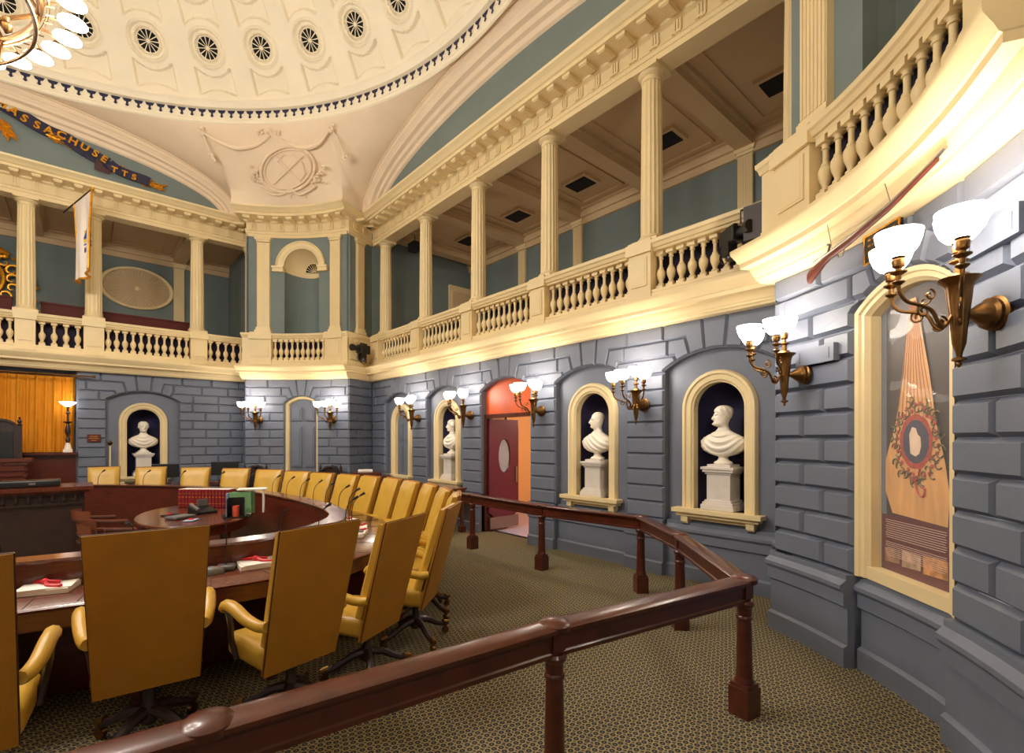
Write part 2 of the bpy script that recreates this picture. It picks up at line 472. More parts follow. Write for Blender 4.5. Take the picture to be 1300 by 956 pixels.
# corner bays
OPN = Op(.03, .45, 2.70, 2.88)
OPF = Op(0, .42, 2.62, 2.80)
def bay(nm, fr, sec, op, back):
    b = MB(); rusticate(b, fr, -TE, TE, [op], .045 if sec == 'near' else .032); jambs(b, fr, op, 0, -.03, -.16)
    if back: arch_panel(b, fr, -.15, op, 0)
    dado(b, fr, -TE, op.tc-op.hw, 0, 4); dado(b, fr, op.tc+op.hw, TE, 0, 4)
    if back != 2: dado(b, fr, op.tc-op.hw, op.tc+op.hw, -.1, 4)
    a, z = SEC[sec]
    for i in (a, z-1):
        f2, L = seg_frame(i); rusticate(b, f2, 0, L, []); dado(b, f2, .0, L)
    return struct(b.build(nm, M_BLUE), 'blue-grey rusticated concave corner bay')
wall_corner_far = bay('wall_corner_far', fr_far, 'far', OPF, 0)
wall_corner_near = bay('wall_corner_near', fr_near, 'near', OPN, 1)
bay('wall_corner_left', bayframe(-1, 1), 'backleft', Op(0, .42), 1)
bay('wall_corner_front', bayframe(-1, -1), 'frontleft', Op(0, .42), 1)
b = MB()  # filler blocks added behind the wall joints to stop light leaking through
for i in range(NL):
    if i % (NL//4) in (0, 1):
        p = Vector(LOOP[i]); q_ = p+p.normalized()*.125; b.box((CX+q_.x, CY+q_.y, 1.62), (.2, .2, 3.2), atan2(p.y, p.x))
struct(b.build('trim_corner', M_BLUE), 'corner fillets')
# far bay door
b = MB(); sweep_flat(b, seg_path(OPF, 0), [(0, -.16), (0, -.07), (-.025, -.06), (-.06, -.075), (-.075, -.1), (-.08, -.16)], fr_far)
trim(b, label='cream arched door frame')
d = MB(fr_far); ts = [-.36+.72*i/12 for i in range(13)]
for a, c in zip(ts[:-1], ts[1:]):
    d.add([(a, -.14, 0), (c, -.14, 0), (c, -.14, OPF.top(c)-.04), (a, -.14, OPF.top(a)-.04)], [(0, 1, 2, 3)])
for s in (-1, 1):
    for z0, z1 in ((.25, .95), (1.05, 2.05), (2.2, 2.52)):
        d.box((s*.17, -.13, (z0+z1)/2), (.25, .05, z1-z0)); d.box((s*.17, -.118, (z0+z1)/2), (.16, .06, z1-z0-.09))
struct(d.build('door_2', M_BLUE), 'blue-grey six-panel door under an arched cream frame')

# ------------------------------------------------------------------ cornice band, gallery rail, entablature
BAND = [(-.04, 3.20), (.11, 3.20), (.125, 3.225), (.14, 3.23), (.145, 3.255), (.155, 3.26), (.19, 3.32), (.195, 3.335), (.275, 3.34), (.275, 3.385), (.29, 3.39), (.31, 3.42), (.35, 3.465), (.355, 3.485), (.355, 3.505), (.12, 3.53), (.12, 3.62), (.10, 3.64), (.10, 3.67), (-.14, 3.67), (-.14, 3.5)]
HAND = [(-.14, 4.17), (.08, 4.17), (.09, 4.2), (.11, 4.205), (.125, 4.245), (.145, 4.26), (.15, 4.30), (.13, 4.315), (-.16, 4.315), (-.16, 4.25), (-.14, 4.17)]
ENT = [(-.34, 6.70), (-.03, 6.70), (-.03, 6.775), (-.015, 6.78), (-.015, 6.835), (.0, 6.84), (.0, 6.86), (-.03, 6.87), (-.03, 7.03), (-.01, 7.04), (.03, 7.055), (.04, 7.085), (.33, 7.095), (.33, 7.15), (.36, 7.16), (.40, 7.20), (.46, 7.24), (.47, 7.275), (.2, 7.29), (-.2, 7.29)]
names = {'right': 'right gallery', 'far': 'far corner bay', 'back': 'end gallery', 'near': 'near corner bay'}
for sname in ALLSEC:
    b = MB(); sec_sweep(b, sname, BAND); trim(b, label='cream moulded cornice under the %s' % names.get(sname, 'other side'))
    b = MB(); sec_sweep(b, sname, ENT)
    # triglyphs and mutules
    a, z = SEC[sname]
    tot = 0; pts = []
    if sname in ('right', 'back', 'left', 'front'):
        fr = {'right': fr_right, 'back': fr_back, 'left': fr_left, 'front': fr_front}[sname]
        spots = [(fr, -4.96+.3205*k) for k in range(32) if abs(-4.96+.3205*k) < 4.98]
    else:
        fr = {'far': fr_far, 'near': fr_near, 'backleft': bayframe(-1, 1), 'frontleft': bayframe(-1, -1)}[sname]
        spots = [(fr, -1.12+.32*k) for k in range(8)]
        for i in (a, z-1):
            f2, L = seg_frame(i); spots += [(f2, L*.3), (f2, L*.72)]
    for f, t in spots:
        b.fn = f
        for q in (-1, 0, 1): b.box((t+q*.042, -.022, 6.955), (.03, .03, .16))
        b.box((t, .005, 6.865), (.14, .03, .022))
        for q in range(5): b.box((t-.052+q*.026, .0, 6.848), (.014, .03, .016))
        b.box((t, .18, 7.068), (.14, .24, .045)); b.box((t, .18, 7.042), (.11, .21, .02))
        b.fn = None
    trim(b, label='cream entablature with triglyphs over the %s' % names.get(sname, 'other side'), smooth=False)

def baluster_mb():
    m = MB(); z = 3.67; k = .5/1.0
    m.box((0, 0, z+.03), (.1, .1, .06))
    prof = [(.03, .06), (.042, .07), (.042, .085), (.026, .095), (.03, .12), (.05, .17), (.056, .21), (.052, .245), (.038, .27), (.03, .275), (.033, .285), (.03, .295), (.022, .30), (.021, .36), (.022, .40), (.032, .405), (.032, .415), (.024, .42), (.03, .44), (.045, .45)]
    n = 12; rings = [[(r*cos(2*pi*j/n), r*sin(2*pi*j/n), z+h) for j in range(n)] for r, h in prof]
    m.loft(rings, caps=True); m.box((0, 0, z+.475), (.1, .1, .05)); return m
BAL = baluster_mb().build('baluster', M_CREAM, smooth=True, angle=35)
bal_first = [True]
def put_baluster(fr, t, parent, off=-.02):
    p0 = Vector(fr(t-.01, off, 0)); p1 = Vector(fr(t+.01, off, 0)); c = (p0+p1)/2; d = p1-p0
    if bal_first[0]: o = BAL; bal_first[0] = False
    else: o = BAL.copy(); COL.objects.link(o)
    o.parent = parent; o.location = (c.x, c.y, 0); o.rotation_euler = (0, 0, atan2(d.y, d.x))
def infill(fr, a, c, parent, n=3):
    m = MB()
    for i in range(n):
        t0 = a+(c-a)*i/n; t1 = a+(c-a)*(i+1)/n
        m.add([fr(t, o, z) for t in (t0, t1) for o in (-.13, .10) for z in (3.6, 4.2)], [(0, 1, 3, 2), (4, 5, 7, 6), (2, 3, 7, 6), (0, 1, 5, 4)])
    return m.build('end_panel', M_CREAM, parent)
def pedestal(fr, t, w, parent, deep=.38):
    m = MB(fr); oc = .115-deep/2
    m.box((t, oc, 3.86), (w, deep, .62)); m.box((t, .1, 3.60), (w+.03, .07, .1))
    m.box((t, .12, 3.93), (w-.1, .02, .38)); m.box((t, .124, 3.93), (w-.15, .02, .33))
    m.box((t, oc+.01, 4.24), (w+.05, deep+.05, .145)); m.box((t, oc+.01, 4.325), (w+.01, deep, .03))
    return m.build('pedestal', M_CREAM, parent)
def rail(sname, fr, label, peds, spans, deep=.38, bo=-.02):
    T = thing('balustrade', label, 'balustrade')
    b = MB(); sec_sweep(b, sname, HAND); b.build('handrail', M_CREAM, T, smooth=True, angle=30)
    for t, w in peds: pedestal(fr, t, w, T, deep)
    for a, c, n in spans:
        for i in range(n): put_baluster(fr, a+(c-a)*(i+.5)/n, T, bo)
    return T
RP = [(k*1.923, .34) for k in (-2.5, -1.5, -.5, .5, 1.5, 2.5)]
T_ = rail('right', fr_right, 'long cream balustrade of the right-hand gallery', RP, [(RP[i][0]+.17, RP[i+1][0]-.17, 11) for i in range(5)])
for a_, c_ in ((-5.22, -4.97), (4.97, 5.22)): infill(fr_right, a_, c_, T_, 1)
BP = [(-3.96, .34), (-2.02, .34), (-.96, .3), (.96, .3), (2.02, .34), (3.96, .34), (5.05, .16)]
rail('back', fr_back, 'cream balustrade of the gallery above the gold curtain', BP, [(.96+.15, 2.02-.17, 4), (2.02+.17, 3.96-.17, 11), (3.96+.17, 4.97, 5), (-.81, .81, 11), (-1.85, -1.11, 4), (-3.79, -2.19, 11)])
for sn, fr, tx, pp, ss in (('far', fr_far, 'cream balustrade of the far corner bay under the arched niche', [(-.90, .46), (.90, .46)], [(-.67, .67, 10)]), ('near', fr_near, 'cream balustrade of the near corner bay at upper right', [(-.92, .42), (.94, .38)], [(-.71, .75, 11)])):
    T_ = rail(sn, fr, tx, pp, ss, .24, .035)
    infill(fr, -TE, -1.1, T_, 2); infill(fr, 1.1, TE, T_, 2)
    a_, z_ = SEC[sn]
    for i in (a_, z_-1):
        f2, L = seg_frame(i); f3 = (lambda f2: (lambda t, o, z: f2(t, o*.4 if o > 0 else o, z)))(f2)
        infill(f3, 0, L, T_, 1); m = MB(f2); m.box((L/2, .045, 3.93), (L-.3, .02, .38)); m.build('raised_panel', M_CREAM, T_)
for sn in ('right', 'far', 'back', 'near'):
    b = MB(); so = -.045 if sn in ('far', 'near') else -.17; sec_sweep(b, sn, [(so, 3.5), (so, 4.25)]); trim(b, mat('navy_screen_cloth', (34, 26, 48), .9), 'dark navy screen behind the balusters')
for sname in ('backleft', 'left', 'frontleft', 'front'):
    b = MB(); sec_sweep(b, sname, [(-.1, 3.6), (.1, 3.6), (.1, 4.2), (-.1, 4.2)]); sec_sweep(b, sname, HAND); trim(b)

# columns
def column_parts():
    sh = MB(); n = 96; z0, z1 = 4.47, 6.55
    rings = []
    for i in range(7):
        f = i/6; z = z0+(z1-z0)*f; r = .148-.018*f**1.6
        ring = []
        for j in range(n):
            a = 2*pi*j/n; ph = (j % 6)/6; g = .010*abs(sin(pi*ph))
            ring.append(((r-g)*cos(a), (r-g)*sin(a), z))
        rings.append(ring)
    sh.loft(rings, caps=True)
    ba = MB(); ba.box((0, 0, 4.365), (.38, .38, .07)); ba.lathe([(.18, 4.4), (.188, 4.41), (.188, 4.43), (.17, 4.445), (.165, 4.455), (.152, 4.47), (.15, 4.48)], n=28)
    ca = MB(); ca.lathe([(.13, 6.54), (.14, 6.55), (.14, 6.565), (.13, 6.57), (.13, 6.605), (.15, 6.615), (.175, 6.645), (.18, 6.655)], n=28); ca.box((0, 0, 6.68), (.38, .38, .045))
    return sh, ba, ca
colroot = [None]
def column(fr, t, off, label, group=None):
    p = fr(t, off, 0); q = fr(t+.01, off, 0); a = atan2(q[1]-p[1], q[0]-p[0])
    if colroot[0] is None:
        r = thing('fluted_column', label, 'column', (p[0], p[1], 0), a); sh, ba, ca = column_parts()
        sh.build('shaft', M_CREAM, r, smooth=True, angle=50); ba.build('column_base', M_CREAM, r, smooth=True, angle=40); ca.build('capital', M_CREAM, r, smooth=True, angle=40)
        colroot[0] = r
    else:
        r = copy_tree(colroot[0]); r.location = (p[0], p[1], 0); r.rotation_euler = (0, 0, a); r['label'] = label
    if group: r['group'] = group
    return r
CO = -.18
lab = ['nearest fluted column of the right gallery, partly behind the near corner bay', 'tall fluted column over the gap between the two right-hand busts, fully seen', 'fluted column of the right gallery, second fully seen from the near corner', 'fluted column of the right gallery above the sconce left of the open door', 'fluted column of the right gallery, second from the far corner', 'fluted column of the right gallery nearest the far corner, beside the dark niche']
lab = ['fluted column of the right gallery half hidden by the near corner bay',
       'widest and nearest fluted column in the right gallery',
       'fluted column of the right gallery, second widest, next to the nearest one',
       'fluted column standing in the middle of the right gallery',
       'fluted column of the right gallery, second from the far corner',
       'fluted column of the right gallery closest to the far corner']
for k, l in zip((-2.44, -1.5, -.5, .5, 1.5, 2.5), lab): column(fr_right, k*1.923, CO, l, 'columns along the right gallery')
for t, l in ((.96, 'end gallery column beside the gilded cartouche, leftmost in the photo'), (2.02, 'end gallery column behind the hanging white flag'), (3.96, 'end gallery column right of the oval fan panel'),
             (-.96, 'end gallery column on the far side of the gilded cartouche'), (-2.02, 'end gallery column left of the cartouche, second from it'), (-3.96, 'end gallery column farthest from the flag')):
    column(fr_back, t, CO, l, 'columns along the end gallery')

# upper bays: teal wall, fluted pilasters, arched niche
def pilaster(fr, t, o, w, label, z0=4.33, z1=6.70, parent=None, mt=None):
    mt = mt or M_CREAM
    m = MB(fr); m.box((t, o-.03, (z0+z1)/2), (w, .06, z1-z0-.3))
    k = 7 if w > .2 else 3
    for i in range(k): m.box((t-w/2+w*(i+.5)/k, o+.004, (z0+z1)/2), (w/k*.55, .012, z1-z0-.34))
    m.box((t, o-.02, z0+.04), (w+.08, .12, .08)); m.box((t, o-.025, z0+.11), (w+.04, .09, .06)); m.box((t, o-.028, z0+.15), (w+.02, .075, .02))
    m.box((t, o-.028, z1-.15), (w+.02, .075, .02)); m.box((t, o-.025, z1-.10), (w+.03, .085, .05)); m.box((t, o-.02, z1-.05), (w+.08, .12, .05)); m.box((t, o-.02, z1-.015), (w+.1, .13, .025)); return trim(m, mt, label, smooth=False)
def upper_bay(fr, sname, where, det=True):
    b = MB(); off = -.06; hw, zs = .44, 6.0
    TX = 1.17 if where == 'near' else TE
    ts = [-TE+(TE+TX)*i/26 for i in range(27)]+[-hw+2*hw*i/16 for i in range(17)]; ts = sorted(set(round(x, 5) for x in ts))
    for a, c in zip(ts[:-1], ts[1:]):
        m = (a+c)/2; zo = lambda t: zs+sqrt(max(hw*hw-t*t, 0))
        if abs(m) < hw: b.add([fr(a, off, zo(a)), fr(c, off, zo(c)), fr(c, off, 6.75), fr(a, off, 6.75)], [(0, 1, 2, 3)])
        else: b.add([fr(a, off, 3.6), fr(c, off, 3.6), fr(c, off, 6.75), fr(a, off, 6.75)], [(0, 1, 2, 3)])
    A = [pi*i/16 for i in range(17)]
    b.grid(lambda a, z: fr(hw*cos(a), off-.55*sin(a), z), A, [3.6, zs])
    b.add([fr(hw*cos(a), off-.55*sin(a), 4.2) for a in A], [tuple(range(17))])
    a, z = SEC[sname]
    if where == 'near':
        p_ = fr(TX, off, 0); q_ = fr_right(-5.26, -.25, 0); b.add([(p_[0], p_[1], 3.6), (q_[0], q_[1], 3.6), (q_[0], q_[1], 6.75), (p_[0], p_[1], 6.75)], [(0, 1, 2, 3)])
    for i in ((a, z-1) if where != 'near' else (a,)):
        f2, L = seg_frame(i); b.add([f2(-.3, off, 3.6), f2(L, off, 3.6), f2(L, off, 6.75), f2(-.3, off, 6.75)], [(0, 1, 2, 3)]) if i == a else b.add([f2(0, off, 3.6), f2(L+.3, off, 3.6), f2(L+.3, off, 6.75), f2(0, off, 6.75)], [(0, 1, 2, 3)])
    struct(b.build('wall_upper_%s' % where, M_TEAL), 'blue-green plaster upper wall of corner bay')
    b = MB(); sweep_flat(b, [(-hw*cos(pi*i/24), zs+hw*sin(pi*i/24)) for i in range(25)], [(0, off-.05), (0, off+.04), (.03, off+.045), (.05, off+.06), (.13, off+.065), (.155, off+.09), (.175, off+.085), (.18, off)], fr)
    b.grid(lambda a, c: fr(hw*cos(a)*cos(c), off-.55*sin(a)*cos(c), zs+hw*sin(c)), A, [pi/2*i/8 for i in range(9)])
    b.grid(lambda a, z: fr((hw-.03*(1 if .01 < z-(zs-.12) < .11 else .3))*cos(a), off-(.55-.03)*sin(a), z), A, [zs-.12, zs-.10, zs-.04, zs])
    b.fn = fr
    for s in (-1, 1):
        b.box((s*.56, off+.04, zs-.03), (.27, .14, .05)); b.box((s*.56, off+.03, zs-.08), (.25, .11, .06)); b.box((s*.56, off+.035, zs-.125), (.26, .12, .03))
    b.fn = None
    trim(b, label='cream arch and half dome of the upper niche')
    if det:
        f = MB()
        def pt(a, r, e=0): # fan on the half dome
            t = .06+r*cos(a); zz = zs+.02+r*sin(a); c = sqrt(max(hw*hw-t*t-(zz-zs)**2, .001))
            return fr(t, off-(.55/hw)*c+e, zz)
        th = thing('fan_vent', 'small half-round fan vent inside the %s niche' % where, 'vent')
        m = MB(); m.grid(lambda a_, r_: tuple(pt(a_, r_, .02)), [pi*i/18 for i in range(19)], [.004, .05, .1, .15, .21]); m.build('vent_opening', M_DARK, th)
        m = MB()
        for i in range(10):
            a = pi*i/9; m.tube([pt(a, .02, .035), pt(a, .21, .035)], .008, 5)
        m.tube([pt(pi*i/18, .215, .035) for i in range(19)], .011, 5); m.build('fan_ribs', M_CREAM, th)
    return
upper_bay(fr_far, 'far', 'far'); upper_bay(fr_near, 'near', 'near', False)
upper_bay(bayframe(-1, 1), 'backleft', 'backleft', False); upper_bay(bayframe(-1, -1), 'frontleft', 'frontleft', False)
pilaster(fr_far, -.9, 0, .28, 'fluted pilaster left of the far upper niche')
pilaster(fr_far, .9, 0, .28, 'fluted pilaster right of the far upper niche')
pilaster(fr_near, .86, .0, .28, 'wide fluted pilaster on the near corner bay, upper right')
pilaster(fr_near, -.84, .0, .34, 'fluted pilaster of the near corner bay, right of its niche')
for sname, lo, hi in (('far', 'fluted pilaster on the short return wall right of the far bay', 'fluted pilaster on the short return wall left of the far bay'), ('near', 'fluted pilaster on the return of the near bay towards the front wall', 'narrow fluted pilaster beside the wide one, upper right')):
    a, z = SEC[sname]
    f2, L = seg_frame(a); pilaster(f2, L*.5, 0, .26, lo)
    f2, L = seg_frame(z-1)
    if sname == 'far': pilaster(f2, L*.5, 0, .26, hi)
pilaster(fr_back, 5.08, -.1, .12, 'thin pilaster where the end gallery meets the far bay')

# ------------------------------------------------------------------ galleries (right, end) and plain upper walls elsewhere
def gallery(fr, nm, pil, vents, endlab):
    b = MB(fr); D = -3.15; E_ = 5.24
    for a in (-1, 1):
        b.add([(a*E_, -.0, 3.6), (a*E_, D, 3.6), (a*E_, D, 7.1), (a*E_, 0, 7.1)], [(0, 1, 2, 3)])
    b.add([(-E_, D, 3.6), (E_, D, 3.6), (E_, D, 7.1), (-E_, D, 7.1)], [(0, 1, 2, 3)])
    struct(b.build('wall_gallery_%s' % nm, M_TEAL), 'blue-green gallery back wall')
    b = MB(fr); b.box((0, (D-.14)/2, 3.62), (2*E_, -D, .1)); struct(b.build('floor_gallery_%s' % nm, M_TAN))
    b = MB(fr); b.box((0, D/2-.1, 7.06), (2*E_, -D-.1, .06))
    b.box((0, D+.06, 6.95), (2*E_, .14, .2)); b.box((0, D+.03, 6.8), (2*E_, .07, .18)); b.box((0, D+.1, 7.02), (2*E_, .2, .06))
    b.box((0, -.36, 6.95), (2*E_, .14, .24))
    for t in pil:
        b.box((t, D/2-.1, 6.93), (.3, -D-.4, .2)); b.box((t, D/2-.1, 6.99), (.42, -D-.4, .06))
    ends = sorted(pil)
    for a, c in zip(ends[:-1], ends[1:]):
        m = (a+c)/2; 
        if c-a < 1.3: continue
        hw = (c-a)/2-.42
        for s in (-1, 1): b.box((m+s*hw, D/2-.15, 7.02), (.05, 2.1, .05)); b.box((m, D/2-.15+s*1.05, 7.02), (2*hw+.05, .05, .05))
    struct(b.build('ceiling_gallery_%s' % nm, M_GCEIL), 'beamed gallery ceiling')
    for i, t in enumerate(vents):
        v = thing('ceiling_vent', endlab[i], 'vent')
        m = MB(fr); m.box((t, D/2-.5, 7.0), (.62, .5, .06)); m.build('vent_frame', M_GCEIL, v)
        m = MB(fr); m.box((t, D/2-.5, 6.965), (.5, .38, .02)); m.build('vent_grille', M_DARK, v)
    return D
D = gallery(fr_right, 'right', [k*1.923 for k in (-2.5, -1.5, -.5, .5, 1.5, 2.5)], [k*1.923 for k in (-2, -1, 0, 1, 2)],
            ['square ceiling vent of the right gallery nearest the camera', 'square ceiling vent right of the widest gallery column', 'square ceiling vent between the two middle gallery columns', 'square ceiling vent of the right gallery, second from the far end', 'square ceiling vent of the right gallery at the far end'])
gallery(fr_back, 'back', [-3.96, -2.02, -.96, .96, 2.02, 3.96], [], [])
PL = ['nearest one, right of the widest column', 'behind the widest column', 'second widest gap from the camera', 'beside the middle column', 'near the far end', 'in the far corner']
for i, k in enumerate((-2.5, -1.5, -.5, .5, 1.5, 2.5)):
    pilaster(fr_right, k*1.923, D+.07, .26, 'pilaster on the right gallery back wall, %s' % PL[i], 3.7, 6.84)
pilaster(fr_back, 3.96, D+.07, .26, 'pilaster on the end gallery back wall right of the oval fan', 3.7, 6.84)
pilaster(fr_back, 2.02, D+.07, .26, 'pilaster on the end gallery back wall behind the white flag', 3.7, 6.84)
b = MB(fr_left); b.box((0, -.1, 5.2), (2*KW+1, .08, 3.3)); struct(b.build('wall_upper_left', M_TEAL))
b = MB(fr_front); b.box((0, -.1, 5.2), (2*KW+1, .08, 3.3)); struct(b.build('wall_upper_front', M_TEAL))
# gallery end wall door
r = thing('gallery_door', 'pale panelled door in cream frame at the far end of the right gallery', 'door')
m = MB(fr_right); m.box((5.2, -2.75, 4.9), (.06, .78, 2.6)); m.build('door_frame', M_CREAM, r)
m = MB(fr_right); m.box((5.16, -2.75, 4.85), (.06, .6, 2.35))
for z in (4.3, 5.3): m.box((5.12, -2.75, z), (.04, .36, .7))
m.build('door_leaf', M_GCEIL, r)

# ------------------------------------------------------------------ lunettes, great arches, pendentives, dome
RR = 6.885
OUT = lambda t: 7.27+1.4*sqrt(max(1-(t/4.72)**2, 0))
def arch_soffit(fr):
    b = MB(); rows = []
    TS = [-1+2*i/48 for i in range(49)]; TS = [sin(x*pi/2) for x in TS]
    prof = [(0, .0), (.06, .0), (.07, .03), (.26, .035), (.3, .06), (.33, .065), (.42, .10), (.5, .11), (.55, .19), (.6, .2), (.72, .22), (.78, .28), (.84, .285), (.94, .31), (1, .355)]
    ring = []
    for u in TS:
        row = []
        for s, dep in prof:
            a = 4.72-.3*s; h = 1.40-.46*s
            t = a*u; z = 7.27+h*sqrt(max(1-u*u, 0))
            row.append(fr(t, W-RR-.06-dep, z))
        ring.append(row)
    k = len(prof); vs = [p for r in ring for p in r]
    b.add(vs, [(i*k+j, i*k+j+1, (i+1)*k+j+1, (i+1)*k+j) for i in range(len(ring)-1) for j in range(k-1)])
    trim(b, M_PEND, 'moulded great arch between dome and wall', angle=20)
    w = MB(); w.add([fr(-4.9, .12, 7.2), fr(4.9, .12, 7.2), fr(4.9, .12, 8.9), fr(-4.9, .12, 8.9)], [(0, 1, 2, 3)])
    return w
for nm, fr in (('right', fr_right), ('back', fr_back), ('left', fr_left), ('front', fr_front)):
    struct(arch_soffit(fr).build('wall_lunette_%s' % nm, M_TEAL), 'blue-green lunette wall under the great arch')
for q, sname in enumerate(('far', 'backleft', 'frontleft', 'near')):
    a0 = {'far': 0, 'backleft': 1, 'frontleft': 2, 'near': 3}[sname]*pi/2
    B = []
    for i in range(25):
        t = 4.72*sin(pi/2*i/24); B.append((RR+.06, t, OUT(t)))
    a, z = SEC['far']
    for i in range(a+1, z):
        x, y = off_pt(i, .43); B.append((x-CX, y-CY, 7.285))
    B += [(y, x, zz) for x, y, zz in reversed(B[:25])]
    rows = []
    Q = [(atan2(y, x), math.hypot(x, y), zz) for x, y, zz in B]
    def smo(ph):
        W_ = 0; R1 = 0; Z1 = 0
        for k in range(-12, 13):
            p = ph+k*.02; w = math.exp(-(k/6)**2); p = abs(p); p = pi-p if p > pi/2 else p
            j = min(range(len(Q)), key=lambda j: abs(Q[j][0]-p)); W_ += w; R1 += w*Q[j][1]; Z1 += w*Q[j][2]
        return R1/W_, Z1/W_
    for ph, r1, zz in Q:
        row = []; rs, zs_ = smo(ph)
        for j in range(15):
            s = j/14; g = s**6; re_ = rs+(r1-rs)*g; ze = zs_+(zz-zs_)*g
            r = RR+(re_-RR)*s**1.25; row.append((CX+r*cos(ph+a0), CY+r*sin(ph+a0), 8.60+(ze-8.60)*s))
        rows.append(row)
    b = MB(); k = 15; b.add([p for r in rows for p in r], [(i*k+j, i*k+j+1, (i+1)*k+j+1, (i+1)*k+j) for i in range(len(rows)-1) for j in range(k-1)])
    struct(b.build('ceiling_pendentive_%s' % sname, M_PEND, smooth=True, angle=60), 'pale plaster pendentive')
# ring with its dark pierced crest of small scallops
b = MB(); N = 216
prof = [(6.90, 8.58), (6.87, 8.6), (6.87, 8.66), (6.86, 8.665), (6.86, 8.86), (6.78, 8.865), (6.77, 8.88), (6.75, 8.94), (6.71, 8.97), (6.71, 9.0), (6.80, 9.01)]
b.loft([[(CX+r*cos(2*pi*j/N), CY+r*sin(2*pi*j/N), z) for j in range(N)] for r, z in prof]); trim(b, M_DOME, 'dome ring cornice', angle=50)
b = MB(); 
for j in range(N):
    a = 2*pi*j/N; w = 2*pi/N
    P = lambda da, z, r=6.852: (CX+r*cos(a+da*w), CY+r*sin(a+da*w), z)
    b.add([P(-.42, 8.855), P(.42, 8.855), P(.3, 8.80), P(.1, 8.785), P(.1, 8.74), P(.2, 8.725), P(.0, 8.69), P(-.2, 8.725), P(-.1, 8.74), P(-.1, 8.785), P(-.3, 8.80)], [tuple(range(11))])
trim(b, mat('dark_blue_crest_paint', (34, 32, 66), .6), 'dark blue fringe of small drops round the dome ring', smooth=False)
# dome with coffers and 36 round vents
ZC, RS = 4.9, 7.93; TH0 = rad(52.35); PH0 = rad(43.4); NS = 36
def sst(x, a, w=.010):
    """smooth step up at a"""
    t = min(1, max(0, (x-a+w)/(2*w))); return t*t*(3-2*t)
def coffer(w, m, half, lo, hi, k=1.0, dep=.075):
    rho = math.hypot(w, m); h = 0
    if rho < .52*k:
        h = -.10*(1-sst(rho, .2*k)) + .03*(sst(rho, .2*k)-sst(rho, .23*k)) -.03*(sst(rho, .23*k)-sst(rho, .30*k)) + .035*(sst(rho, .30*k)-sst(rho, .35*k))
    ins = sst(rho, .475*k)*(1-sst(abs(w), half))*sst(m, lo)*(1-sst(m, hi-.10*max(0, cos(min(1, abs(w)/half)*pi/2))))
    return h-dep*ins
def relief(phi, th):
    sec = 2*pi/NS; d = (phi-PH0+sec/2) % sec-sec/2
    r = RS*sin(th); w = d*r; m = (th-TH0)*RS; half = .345*r/6.3
    if m < -1.95: return 0
    if m < -.60: return coffer(w, m+1.06, half, -.8, 9, .80)
    return coffer(w, m, half, -9, .80)
b = MB(); nphi = 36*44; ths = []
t = 3.0
while t < 36: ths.append(t); t += 3
t = 36.0
while t < 59.2: ths.append(t); t += .17
ths.append(59.2)
m_ = len(ths)
vs = []
for i in range(nphi):
    ph = 2*pi*i/nphi
    for th in ths:
        a = rad(th); R_ = RS-relief(ph, a); vs.append((CX+R_*sin(a)*cos(ph), CY+R_*sin(a)*sin(ph), ZC+R_*cos(a)))
fs = [(i*m_+j, i*m_+j+1, ((i+1) % nphi)*m_+j+1, ((i+1) % nphi)*m_+j) for i in range(nphi) for j in range(m_-1)]
fs.append(tuple(i*m_ for i in range(nphi)))
b.add(vs, fs); dome = struct(b.build('ceiling', M_DOME, smooth=True, angle=28, fix=False), 'coffered plaster dome')
VL = ['first', 'second', 'third', 'fourth', 'fifth', 'sixth', 'seventh', 'eighth', 'ninth']
vent = None
def dome_frame(ph, th):
    n = Vector((sin(th)*cos(ph), sin(th)*sin(ph), cos(th))); p = Vector((CX, CY, ZC))+n*(RS+.03)
    z = -n; y = Vector((-sin(ph), cos(ph), 0)); x = y.cross(z)
    M = Matrix((x, y, z)).transposed().to_4x4(); M.translation = p; return M
cnt = 0
for k in (-4, -3, -2, -1, 0, 1, 2, 3, 4):
    Mx = dome_frame(PH0+k*2*pi/NS, TH0)
    L = 'round dome vent, %s along the row from the right end of the dome' % VL[cnt]; cnt += 1
    if vent is None:
        vent = thing('dome_vent', L, 'vent', group='round vents in the dome')
        m = MB(); m.lathe([(.205, -.04), (.205, -.03), (.001, -.03)], n=24); m.build('vent_opening', M_DARK, vent)
        m = MB()
        for q in range(12):
            a = 2*pi*q/12; m.tube([(.03*cos(a), .03*sin(a), 0), (.2*cos(a), .2*sin(a), 0)], [.006, .011], 5)
        m.tube([(.2*cos(2*pi*q/28), .2*sin(2*pi*q/28), .0) for q in range(28)], .014, 6, closed=True); m.lathe([(.035, -.01), (.035, .012), (.001, .018)], n=12); m.build('spoked_grille', M_DOME, vent)
        v = vent
    else:
        v = copy_tree(vent); v['label'] = L; v['group'] = 'round vents in the dome'
    v.matrix_world = Mx
# ------------------------------------------------------------------ floor, lobby behind the doorway
b = MB(); b.add([(CX-8.6, CY-8.6, 0), (CX+7.75, CY-8.6, 0), (CX+7.75, CY+8.6, 0), (CX-8.6, CY+8.6, 0)], [(0, 1, 2, 3)])
struct(b.build('floor', M_CARPET), 'patterned carpet')
F_ = MB(fr_right); F_.box((0, -2.4, -.02), (4.4, 4.3, .04)); struct(F_.build('floor_lobby', M_LFLOOR))
b = MB(fr_right)
b.box((0, -4.5, 1.5), (4.4, .08, 3.1)); b.box((2.2, -2.55, 1.5), (.08, 4.0, 3.1)); b.box((-2.2, -2.55, 1.5), (.08, 4.0, 3.1)); b.box((0, -2.4, 2.95), (4.4, 4.3, .08))
for s in (-1, 1): b.box((s*1.46, -.64, 1.5), (1.56, .06, 3.0)); b.box((s*.705, -.46, 1.5), (.05, .4, 3.0))
